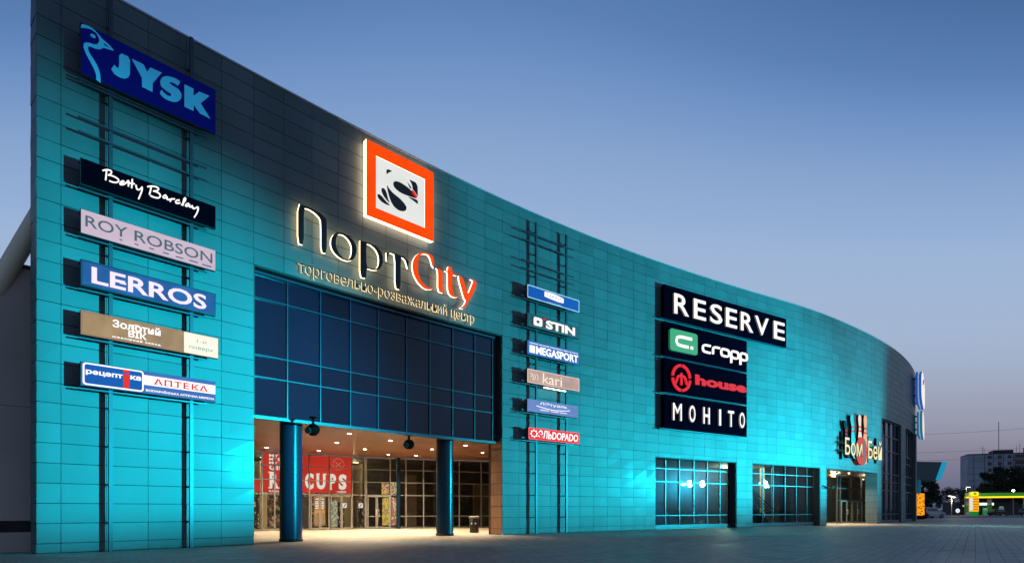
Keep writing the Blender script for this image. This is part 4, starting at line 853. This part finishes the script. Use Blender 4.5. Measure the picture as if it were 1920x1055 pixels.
t = flat('poster', 'tall poster of yellow sky over green and red flowers on the hinged glass door', 'poster', G1, G2, 1.13, 1.6, .25, 2.15, splash('flower_print', [(60, 120, 40), (210, 190, 40), (236, 170, 30), (120, 160, 60), (196, 60, 40), (240, 226, 180)], 2.6, .6), o=.16)
t = flat('poster', 'tall narrow poster of pale green with red patches beside the hinged glass door', 'poster', G1, G2, 1.78, 2.12, .25, 2.2, splash('garden_print', [(150, 170, 110), (230, 222, 190), (200, 60, 60), (90, 120, 70), (236, 200, 60)], 3.1, .55), o=.1)
t = flat('poster', 'purple poster with yellow figures above the hinged glass door', 'poster', G1, G2, 1.1, 1.62, 2.42, 3.2, splash('purple_print', [(120, 30, 110), (150, 40, 120), (236, 200, 40), (90, 30, 120), (220, 90, 60)], 3.4, .55), o=.1)
t = flat('poster', 'narrow violet poster with a column of yellow blobs above the door side panel', 'poster', G1, G2, 1.76, 2.14, 2.42, 3.28, splash('violet_print', [(70, 30, 110), (236, 214, 60), (80, 40, 130), (200, 170, 60)], 5, .55), o=.1)
t = flat('window_decal', 'brown shop decal with white bars and three orange rings left of the sliding door', 'decal', q0, q1, 3.2, 3.95, .3, 2.2, mat('brown_film', (.10, .07, .04), .4, emit=lin(96, 74, 48), es=.7), o=.1)
poly('lettering', [box2(.1, .66, 1.72, 1.78), box2(.34, .42, 1.78, 1.88)], wl, t, .008, .004)
for k in range(5): poly('lettering', [box2(.08, .3, 1.1+.11*k, 1.16+.11*k), box2(.42, .64, 1.1+.11*k, 1.16+.11*k)], wl, t, .008, .004)
for k in range(3): poly('ring', [ell(.15+.23*k, .92, .1, .1), ell(.15+.23*k, .93, .045, .045)], glow('orange_ring', (244, 150, 30), .95), t, .008, .004)
t = flat('poster', 'pale green poster of a standing figure in the left leaf of the sliding door', 'poster', q0, q1, 4.3, 4.75, .2, 1.95, splash('figure_print', [(120, 130, 80), (190, 196, 130), (90, 130, 140), (200, 190, 120), (60, 80, 90)], 2.2, .5), o=.16)

# ------------------------------------------------------------------ beyond the mall
cp = thing('entrance_canopy', 'boxy canopy on a column jutting out past the far corner with a lit turquoise end', 'canopy', (55.5, 86, 0))
Z = 86; X = lambda px, z=Z: (px-960)/1112*z
mb = MB(); a = [(X(1700), 5.85), (X(1762), 5.6), (X(1776), 8.25), (X(1700), 8.35)]
for y0, y1 in ((86, 94),): mb.add([(x, y0, z) for x, z in a]+[(x, y1, z) for x, z in a], [(0, 1, 2, 3), (7, 6, 5, 4), (0, 4, 5, 1), (3, 2, 6, 7), (0, 3, 7, 4)], 0)
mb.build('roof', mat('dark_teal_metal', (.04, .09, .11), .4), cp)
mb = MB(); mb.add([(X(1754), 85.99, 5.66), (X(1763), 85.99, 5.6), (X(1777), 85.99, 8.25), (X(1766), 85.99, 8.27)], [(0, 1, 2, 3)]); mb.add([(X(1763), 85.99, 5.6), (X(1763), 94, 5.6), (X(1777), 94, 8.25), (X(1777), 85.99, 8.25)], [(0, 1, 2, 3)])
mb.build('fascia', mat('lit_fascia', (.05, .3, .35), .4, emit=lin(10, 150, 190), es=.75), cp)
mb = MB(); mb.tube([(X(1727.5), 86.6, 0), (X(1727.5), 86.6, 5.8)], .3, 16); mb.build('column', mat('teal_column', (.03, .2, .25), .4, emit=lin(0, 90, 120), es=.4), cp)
lt = thing('light_column', 'glowing orange perforated light box wrapped round a column at the far corner', 'light box', (X(1725.5, 84), 84, 0), R_(-20))
def spots():
    m = glow('orange_lattice', (255, 160, 20), 1.0); t = m.node_tree; b = t.nodes['Principled BSDF']; v = t.nodes.new('ShaderNodeTexVoronoi'); v.inputs['Scale'].default_value = 3.4
    tc = t.nodes.new('ShaderNodeTexCoord'); t.links.new(tc.outputs['Object'], v.inputs['Vector']); r = t.nodes.new('ShaderNodeValToRGB'); e = r.color_ramp.elements
    e[0].position = .30; e[0].color = lin(150, 60, 0); e[1].position = .42; e[1].color = lin(255, 166, 28); t.links.new(v.outputs['Distance'], r.inputs[0]); t.links.new(r.outputs[0], b.inputs['Emission Color']); return m
mb = MB(); mb.bbox(-.42, .42, -.42, .42, .55, 3.65, .05); mb.build('box', spots(), lt, world=False)
mb = MB(); mb.box(-.36, .36, -.36, .36, 0, .55); mb.build('base', M['black'], lt, world=False)

def car(label, x, y, rz, paint, suv=True, group='cars parked beyond the plaza'):
    t = thing('parked_car', label, 'car', (x, y, 0.008), rz, group)
    h = 1.72 if suv else 1.45
    prof = [(-2.2, .35), (-2.25, .75), (-2.1, h*.58), (-1.75, h*.63), (-1.35, h*.97), (-.6, h), (.45, h*.985), (1.05, h*.66), (1.95, h*.56), (2.2, h*.45), (2.25, .4), (2.1, .3), (-2.1, .3)]
    def loft(pr, ws):
        mb = MB(); n = len(pr); vs = [(px_, w*(1-.16*max(0, (z-.9)/.8))*sg, z) for sg in ws for px_, z in pr for w in (.9,)]
        mb.add(vs, [tuple(range(n))[::-1], tuple(range(n, 2*n))]+[(i, (i+1) % n, n+(i+1) % n, n+i) for i in range(n)]); return mb
    b = loft(prof, (-1, 1)).build('body', paint, t, world=False)
    bm = bmesh.new(); bm.from_mesh(b.data); bmesh.ops.recalc_face_normals(bm, faces=bm.faces[:]); bmesh.ops.bevel(bm, geom=bm.edges[:], offset=.05, segments=2, affect='EDGES'); bm.to_mesh(b.data); bm.free()
    gl_ = mat('car_glass', (.01, .012, .015), .08)
    for sg in (-1, 1):
        f = lambda x_, z: (x_, sg*(.9*(1-.16*max(0, (z-.9)/.8))+.012), z)
        mb = MB(); mb.add([f(-1.5, h*.64), f(-.45, h*.64), f(-.45, h*.93), f(-1.2, h*.91)], [(0, 1, 2, 3)]); mb.add([f(-.38, h*.64), (.85, sg*.89, h*.66), f(.42, h*.92), f(-.38, h*.93)], [(0, 1, 2, 3)]); mb.build('side_window', gl_, t, world=False)
    mb = MB(); mb.add([(1.07, -.74, h*.68), (1.07, .74, h*.68), (.52, .68, h*.965), (.52, -.68, h*.965)], [(0, 1, 2, 3)]); mb.build('windscreen', gl_, t, world=False)
    mb = MB(); mb.add([(-1.78, -.74, h*.66), (-1.78, .74, h*.66), (-1.4, .68, h*.95), (-1.4, -.68, h*.95)], [(3, 2, 1, 0)]); mb.build('rear_window', gl_, t, world=False)
    for wx in (-1.38, 1.4):
        for sg in (-1, 1):
            mb = MB(); mb.tube([(wx, sg*.7, .34), (wx, sg*.92, .34)], .34, 20); wh = mb.build('wheel', M['tyre'], t, world=False)
            mb = MB(); mb.tube([(wx, sg*.9, .34), (wx, sg*.93, .34)], .2, 14); mb.build('rim', M['greyframe'], wh, world=False)
    for sg in (-1, 1):
        mb = MB(); mb.box(2.12, 2.24, sg*.72-.14, sg*.72+.14, h*.42, h*.5); mb.build('headlight', M['white'], t, world=False)
        mb = MB(); mb.box(-2.25, -2.14, sg*.74-.1, sg*.74+.1, h*.45, h*.56); mb.build('tail_light', mat('tail_red', (.3, .01, .01), .3), t, world=False)
    return t
car('silver grey estate car parked behind the orange light column', 66.9, 95.0, R_(14), mat('silver_paint', (.28, .31, .36), .3, metal=.6))
car('black car parked tight beside the orange light column', 62.2, 91.6, R_(80), mat('black_car_paint', (.01, .01, .012), .25), False)
car('dark car parked on the verge in front of the price pylon', 112, 136.5, R_(10), mat('dark_paint', (.015, .015, .018), .3), False)
car('dark estate car parked just right of the price pylon', 121, 138.5, R_(5), mat('dark_blue_paint', (.015, .018, .03), .3))
car('dark car cut off by the right edge of the frame near the fuel station', 117.5, 133, R_(-12), mat('navy_paint', (.02, .025, .045), .3), False).location = (123.5, 130.5, .008)

# trees: tapered trunk, limbs and a crown of many small leaf faces
def tree(name, label, x, y, h, w, seed, group):
    r = random.Random(seed); t = thing(name, label, 'tree', (x, y, 0), 0, group)
    mb = MB(); mb.tube([(0, 0, 0), (.1, .05, h*.25), (-.05, .1, h*.5), (0, 0, h*.8)], .022*h, 8, r1=.006*h)
    clumps = []
    for i in range(15):
        a = r.uniform(0, 6.28); z = h*r.uniform(.32, .93); k = math.sin(math.pi*min(1, (z/h-.15)/.85))**.6; rr = w*.5*k*r.uniform(.35, 1)
        c = Vector((math.cos(a)*rr, math.sin(a)*rr, z)); clumps.append((c, w*r.uniform(.13, .24)))
        mb.tube([(0, 0, z*.62), tuple(c)], .008*h, 5, r1=.002*h)
    mb.build('trunk', M['bark'], t, world=False)
    mb = MB()
    for c, cr_ in clumps:
        for _ in range(150):
            d = Vector((r.gauss(0, 1), r.gauss(0, 1), r.gauss(0, .8))).normalized()*cr_*r.uniform(.45, 1.12); pz = c+d
            u = Vector((r.gauss(0, 1), r.gauss(0, 1), r.gauss(0, 1))).normalized(); v = u.cross(Vector((r.gauss(0, 1), r.gauss(0, 1), r.gauss(0, 1)))).normalized(); s = h*.03*r.uniform(.6, 1.4)
            mb.add([pz-u*s, pz+v*s*.6, pz+u*s, pz-v*s*.6], [(0, 1, 2, 3)])
    mb.build('crown', M['leaf'], t, world=False); return t
GT = 'dark trees across the road'
protos = [tree('broadleaf_tree', 'tall dark tree rising just behind the entrance canopy column', 124, 180, 12.5, 9, 1, GT), tree('broadleaf_tree', 'round dark tree left of the broad white street lamp', 131, 176, 7.5, 8, 2, GT)]
TL = [(1, 138, 174, 7.0, 'low dark tree directly behind the broad white street lamp'), (1, 143.5, 180, 7.6, 'bushy dark tree right of the broad white street lamp'), (0, 149, 186, 8.6, 'dark tree left of the tall street lamp by the apartment block'), (1, 128, 185, 7.2, 'dark tree between the canopy and the silver car'), (0, 136, 192, 8.2, 'dark tree at the back of the row left of the street lamps'), (1, 155, 184, 6.6, 'low dark tree behind the left end of the fuel canopy'),
      (0, 166.5, 206, 15, 'big dark tree standing before the apartment block, left of the bright lamp'), (0, 174, 208, 17.2, 'biggest dark tree rising above the middle of the fuel canopy'), (1, 181, 206, 13.5, 'dark tree above the right end of the fuel canopy'), (1, 188, 214, 12, 'dark tree at the right edge below the apartment block')]
for k, x, y, h, lab in TL:
    o = protos[k]; c = copy_tree(o); c.location = (x, y, 0); f = h/(12.5 if k == 0 else 7.5); c.scale = (f*(.8 if k == 0 else 1), f*.9, f); c.rotation_euler.z = x*1.7; c['label'] = lab
# apartment block
ax, ay, bx, by = 202, 263, 236, 246
ap = thing('apartment_block', 'grey nine storey panel apartment block rising beyond the fuel station', 'apartment block', (ax, ay, 0))
mb = MB(); mb.pbox((ax, ay), (bx, by), -14, 0, 0, 25.6, 0); mb.build('wall', mat('panel_block', (.37, .39, .42), .85, var=.18, vscale=.15), ap)
lerp = lambda u: (ax+(bx-ax)*u, ay+(by-ay)*u)
mb = MB(); mb.pbox(lerp(.24), lerp(.42), -8, .1, 25.6, 27.3); mb.pbox(lerp(0), lerp(.235), -14, .15, 25.605, 26.0); mb.pbox(lerp(.425), lerp(1), -14, .15, 25.605, 25.95); mb.pbox(lerp(.56), lerp(.64), -8, 0, 25.96, 28.5); mb.build('roof', M['reveal'], ap)
mb = MB()
for k in range(1, 9): mb.pbox(lerp(.005), lerp(.995), .002, .03, k*2.84-.06, k*2.84+.06)
for u in (.06, .16, .24, .33, .42, .55, .68, .8): mb.pbox(lerp(u-.0022), lerp(u+.0022), .031, .045, 0, 25.5)
mb.build('joint', M['reveal'], ap)
wm_ = mat('dim_window', (.012, .016, .024), .15); lit = glow('lit_window', (190, 120, 100), .5)
for k in range(1, 9):
    for j, u in enumerate((.19, .28, .37)):
        mb = MB(); mb.pbox(lerp(u), lerp(u+.035), .05, .1, k*2.84+.9, k*2.84+2.3); mb.build('window', lit if (k, j) == (6, 2) else wm_, ap)
    mb = MB(); mb.pbox(lerp(.43), lerp(.54), .05, .9, k*2.84+.05, k*2.84+1.1); mb.build('balcony', mat('balcony_panel', (.2, .2, .22), .8), ap)
    mb = MB(); mb.pbox(lerp(.435), lerp(.535), .05, .12, k*2.84+1.11, k*2.84+2.5); mb.build('window', wm_, ap)
mb = MB()
for u, h in ((.19, 3.4), (.205, 2.6), (.34, 14), (.37, 2), (.5, 3.4), (.53, 4.2)): c = lerp(u); mb.tube([(c[0], c[1]+3, 25.5), (c[0], c[1]+3, 25.9+h)], .07 if h < 10 else .12, 6)
c = lerp(.19); mb.tube([(c[0]-1, c[1]+3, 28.6), (c[0]+1, c[1]+3, 28.8)], .06, 5)
mb.build('antenna', M['black'], ap)

# fuel station
st = thing('fuel_station', 'fuel station canopy with a green fascia and a glowing yellow edge strip', 'fuel station', (114, 150, 0))
ca, cb = (115.3, 151), (124.5, 143.5)
green = mat('green_fascia', (.03, .14, .02), .4, emit=lin(52, 120, 28), es=.7)
mb = MB(); mb.pbox(ca, cb, -9, 0, 4.72, 5.55); mb.build('canopy', green, st)
mb = MB(); mb.pbox(ca, cb, .004, .12, 4.3, 4.7); mb.build('light_strip', glow('yellow_strip', (255, 226, 40), 1.3), st)
mb = MB(); mb.pbox(ca, cb, -9, -.02, 4.45, 4.71); mb.build('ceiling', M['white'], st)
for u in (.0, .38, .96):
    x, y = ca[0]+(cb[0]-ca[0])*u+1.6, ca[1]+(cb[1]-ca[1])*u+1.4; mb = MB(); mb.bbox(x-.4, x+.4, y-.3, y+.3, 0, 4.5, .04); c_ = mb.build('column', mat('pale_column', (.55, .5, .45), .5), st)
    mb = MB(); mb.box(x-.43, x+.43, y-.33, y+.33, .9, 2.6); mb.build('band', mat('green_band', (.05, .4, .1), .4), c_)
kx, ky = 126, 158
kiosk = thing('kiosk', 'dim flat roofed kiosk with a bright white sign strip behind the fuel pumps', 'kiosk', (kx, ky, 0))
mb = MB(); mb.box(kx-7, kx+9, ky, ky+6, 0, 3.4); mb.build('wall', M['darkwall'], kiosk)
mb = MB(); mb.box(kx-1.5, kx+2.2, ky-.2, ky-.01, 2.55, 3.2); mb.build('sign', glow('kiosk_sign', (236, 250, 230), 1.4), kiosk)
mb = MB(); mb.box(kx-6, kx-3.5, ky-.05, ky-.01, 2.2, 2.6); mb.build('window', glow('kiosk_window', (230, 190, 130), .9), kiosk)
for i, (x, y, lab) in enumerate(((118.9, 149, 'green fuel pump beside the middle canopy column'), (121.8, 147.6, 'green fuel pump at the right with a white rounded top'))):
    t = thing('fuel_pump', lab, 'fuel pump', (x, y, 0), R_(-30), 'green fuel pumps')
    mb = MB(); mb.bbox(-.5, .5, -.3, .3, .1, 1.9, .06); mb.build('body', mat('pump_green', (.02, .3, .08), .35, emit=lin(40, 160, 70), es=.35), t, world=False)
    mb = MB(); mb.box(-.4, .4, -.32, -.301, 1.2, 1.7); mb.build('display', M['white'], t, world=False)
    mb = MB(); mb.box(-.7, .7, -.5, .5, 0, .12); mb.build('plinth', M['concrete'], t, world=False)
    mb = MB(); mb.tube([(.52, -.1, 1.5), (.75, -.2, 1.0), (.6, -.2, .5), (.53, -.1, .9)], .03, 6); mb.build('hose', M['black'], t, world=False)
    if i: mb = MB(); mb.lathe([(.5, 1.91), (.42, 2.15), (.001, 2.25)], (0, 0, 0), 14); mb.build('cap', M['white'], t, world=False)
py = thing('price_pylon', 'yellow and green price pylon with a rounded lit top left of the fuel canopy', 'price sign', (X(1826, 140), 140, 0), R_(-12))
mb = MB(); mb.bbox(-.95, .95, -.2, .2, .9, 5.55, .05); mb.build('board', glow('pylon_yellow', (255, 196, 20), .95), py, world=False)
mb = MB(); mb.bbox(-.9, .9, -.24, .24, 0, .95, .05); mb.build('base', mat('pylon_green', (.02, .3, .06), .4, emit=lin(10, 130, 40), es=.7), py, world=False)
poly('top', [rrect(-.9, .9, 4.7, 5.6, .42)], glow('pylon_top', (255, 240, 60), 1.1), py, .21, .06); poly('top', [ell(.1, 5.15, .35, .28)], glow('pylon_leaf', (90, 190, 40), .9), py, .28, .02)
mb = MB(); mb.box(-.9, -.32, -.23, -.205, 1.25, 4.2); mb.build('panel', glow('pylon_white', (230, 236, 240), .9), py, world=False)
for k in range(5): mb = MB(); mb.box(-.25, .8, -.235, -.205, 1.35+.6*k, 1.6+.6*k); mb.build('price_row', glow('pylon_orange', (232, 96, 16), .9), py, world=False)
# street lamps
def street_lamp(label, x, y, h, kind):
    t = thing('street_lamp', label, 'street lamp', (x, y, 0), 0)
    mb = MB(); mb.tube([(0, 0, 0), (0, 0, h)], .11, 10, r1=.07); mb.build('pole', mat('grey_pole', (.2, .2, .2), .5), t, world=False)
    if kind == 'twin':
        mb = MB(); mb.bbox(.15, 1.05, -.15, .15, h-.05, h+.12, .04); mb.bbox(-1.0, -.15, -.15, .15, h-.05, h+.12, .04); mb.tube([(-.3, 0, h), (.3, 0, h)], .05, 8); mb.build('head', M['black'], t, world=False)
        mb = MB(); mb.box(.3, 1.0, -.17, .13, h-.1, h-.055); mb.build('lens', glow('lamp_white', (255, 246, 214), 9), t, world=False)
    elif kind == 'panel':
        mb = MB(); mb.add([(-1.0, -.2, h+.4), (.2, -.4, h-.1), (.95, -.1, h+.15), (-.15, .3, h+.5)], [(0, 1, 2, 3), (3, 2, 1, 0)]); v = mb.v; mb.add([(a, b, c+.08) for a, b, c in v[:4]], [(0, 1, 2, 3)]); mb.build('head', glow('panel_white', (255, 236, 226), 1.6), t, world=False)
    else:
        mb = MB(); mb.lathe([(.001, h-.2), (.2, h-.12), (.28, h+.05), (.2, h+.25), (.001, h+.32)], (0, 0, 0), 16); mb.build('head', glow('globe_white', (255, 250, 220), 14), t, world=False)
    o = bpy.data.objects.new('lamp', lamp_data('street', 'POINT', 500, (1, .9, .7), shadow_soft_size=.2)); COL.objects.link(o); o.location = (0 if kind != 'twin' else .6, -.5, h-.5); o.parent = t
street_lamp('tall street lamp with one lit head against the left edge of the apartment block', X(1811, 148), 148, 7.05, 'twin')
street_lamp('street lamp with a broad tilted white glowing panel before the dark trees', X(1784, 128), 128, 3.9, 'panel')
street_lamp('very bright round street lamp above the right end of the fuel canopy', X(1900, 146), 146, 6.0, 'globe')
rs = thing('round_sign', 'small round white lit sign on a post left of the price pylon', 'sign', (X(1795, 132), 132, 0))
poly('disc', [ell(0, 1.15, .47, .47)], [glow('disc_white', (240, 240, 255), 1.1), M['black']], rs, .02, .1); poly('mark', [ell(.02, 1.15, .16, .14), ell(.0, 1.15, .07, .07)], glow('disc_blue', (70, 80, 170), .8), rs, .125, .01)
mb = MB(); mb.tube([(0, 0, 0), (0, 0, .7)], .05, 8); mb.build('post', M['post'], rs, world=False)
# overhead wires
for i, (z0, z1, lab) in enumerate(((13.2, 17.6, 'thin overhead wire, middle of the three crossing the sky right of the mall'), (11.6, 15.6, 'thin overhead wire, lowest of the three crossing the sky right of the mall'), (16.6, 22.4, 'thin overhead wire, highest of the three crossing the sky right of the mall'))):
    mb = MB(); mb.tube([(60+90*u/14, 128, z0+(z1-z0)*u/14*1.05-1.2*math.sin(math.pi*u/14)) for u in range(15)], .022, 5)
    tag(mb.build('overhead_wire', M['black']), lab, 'wire', 'overhead wires')
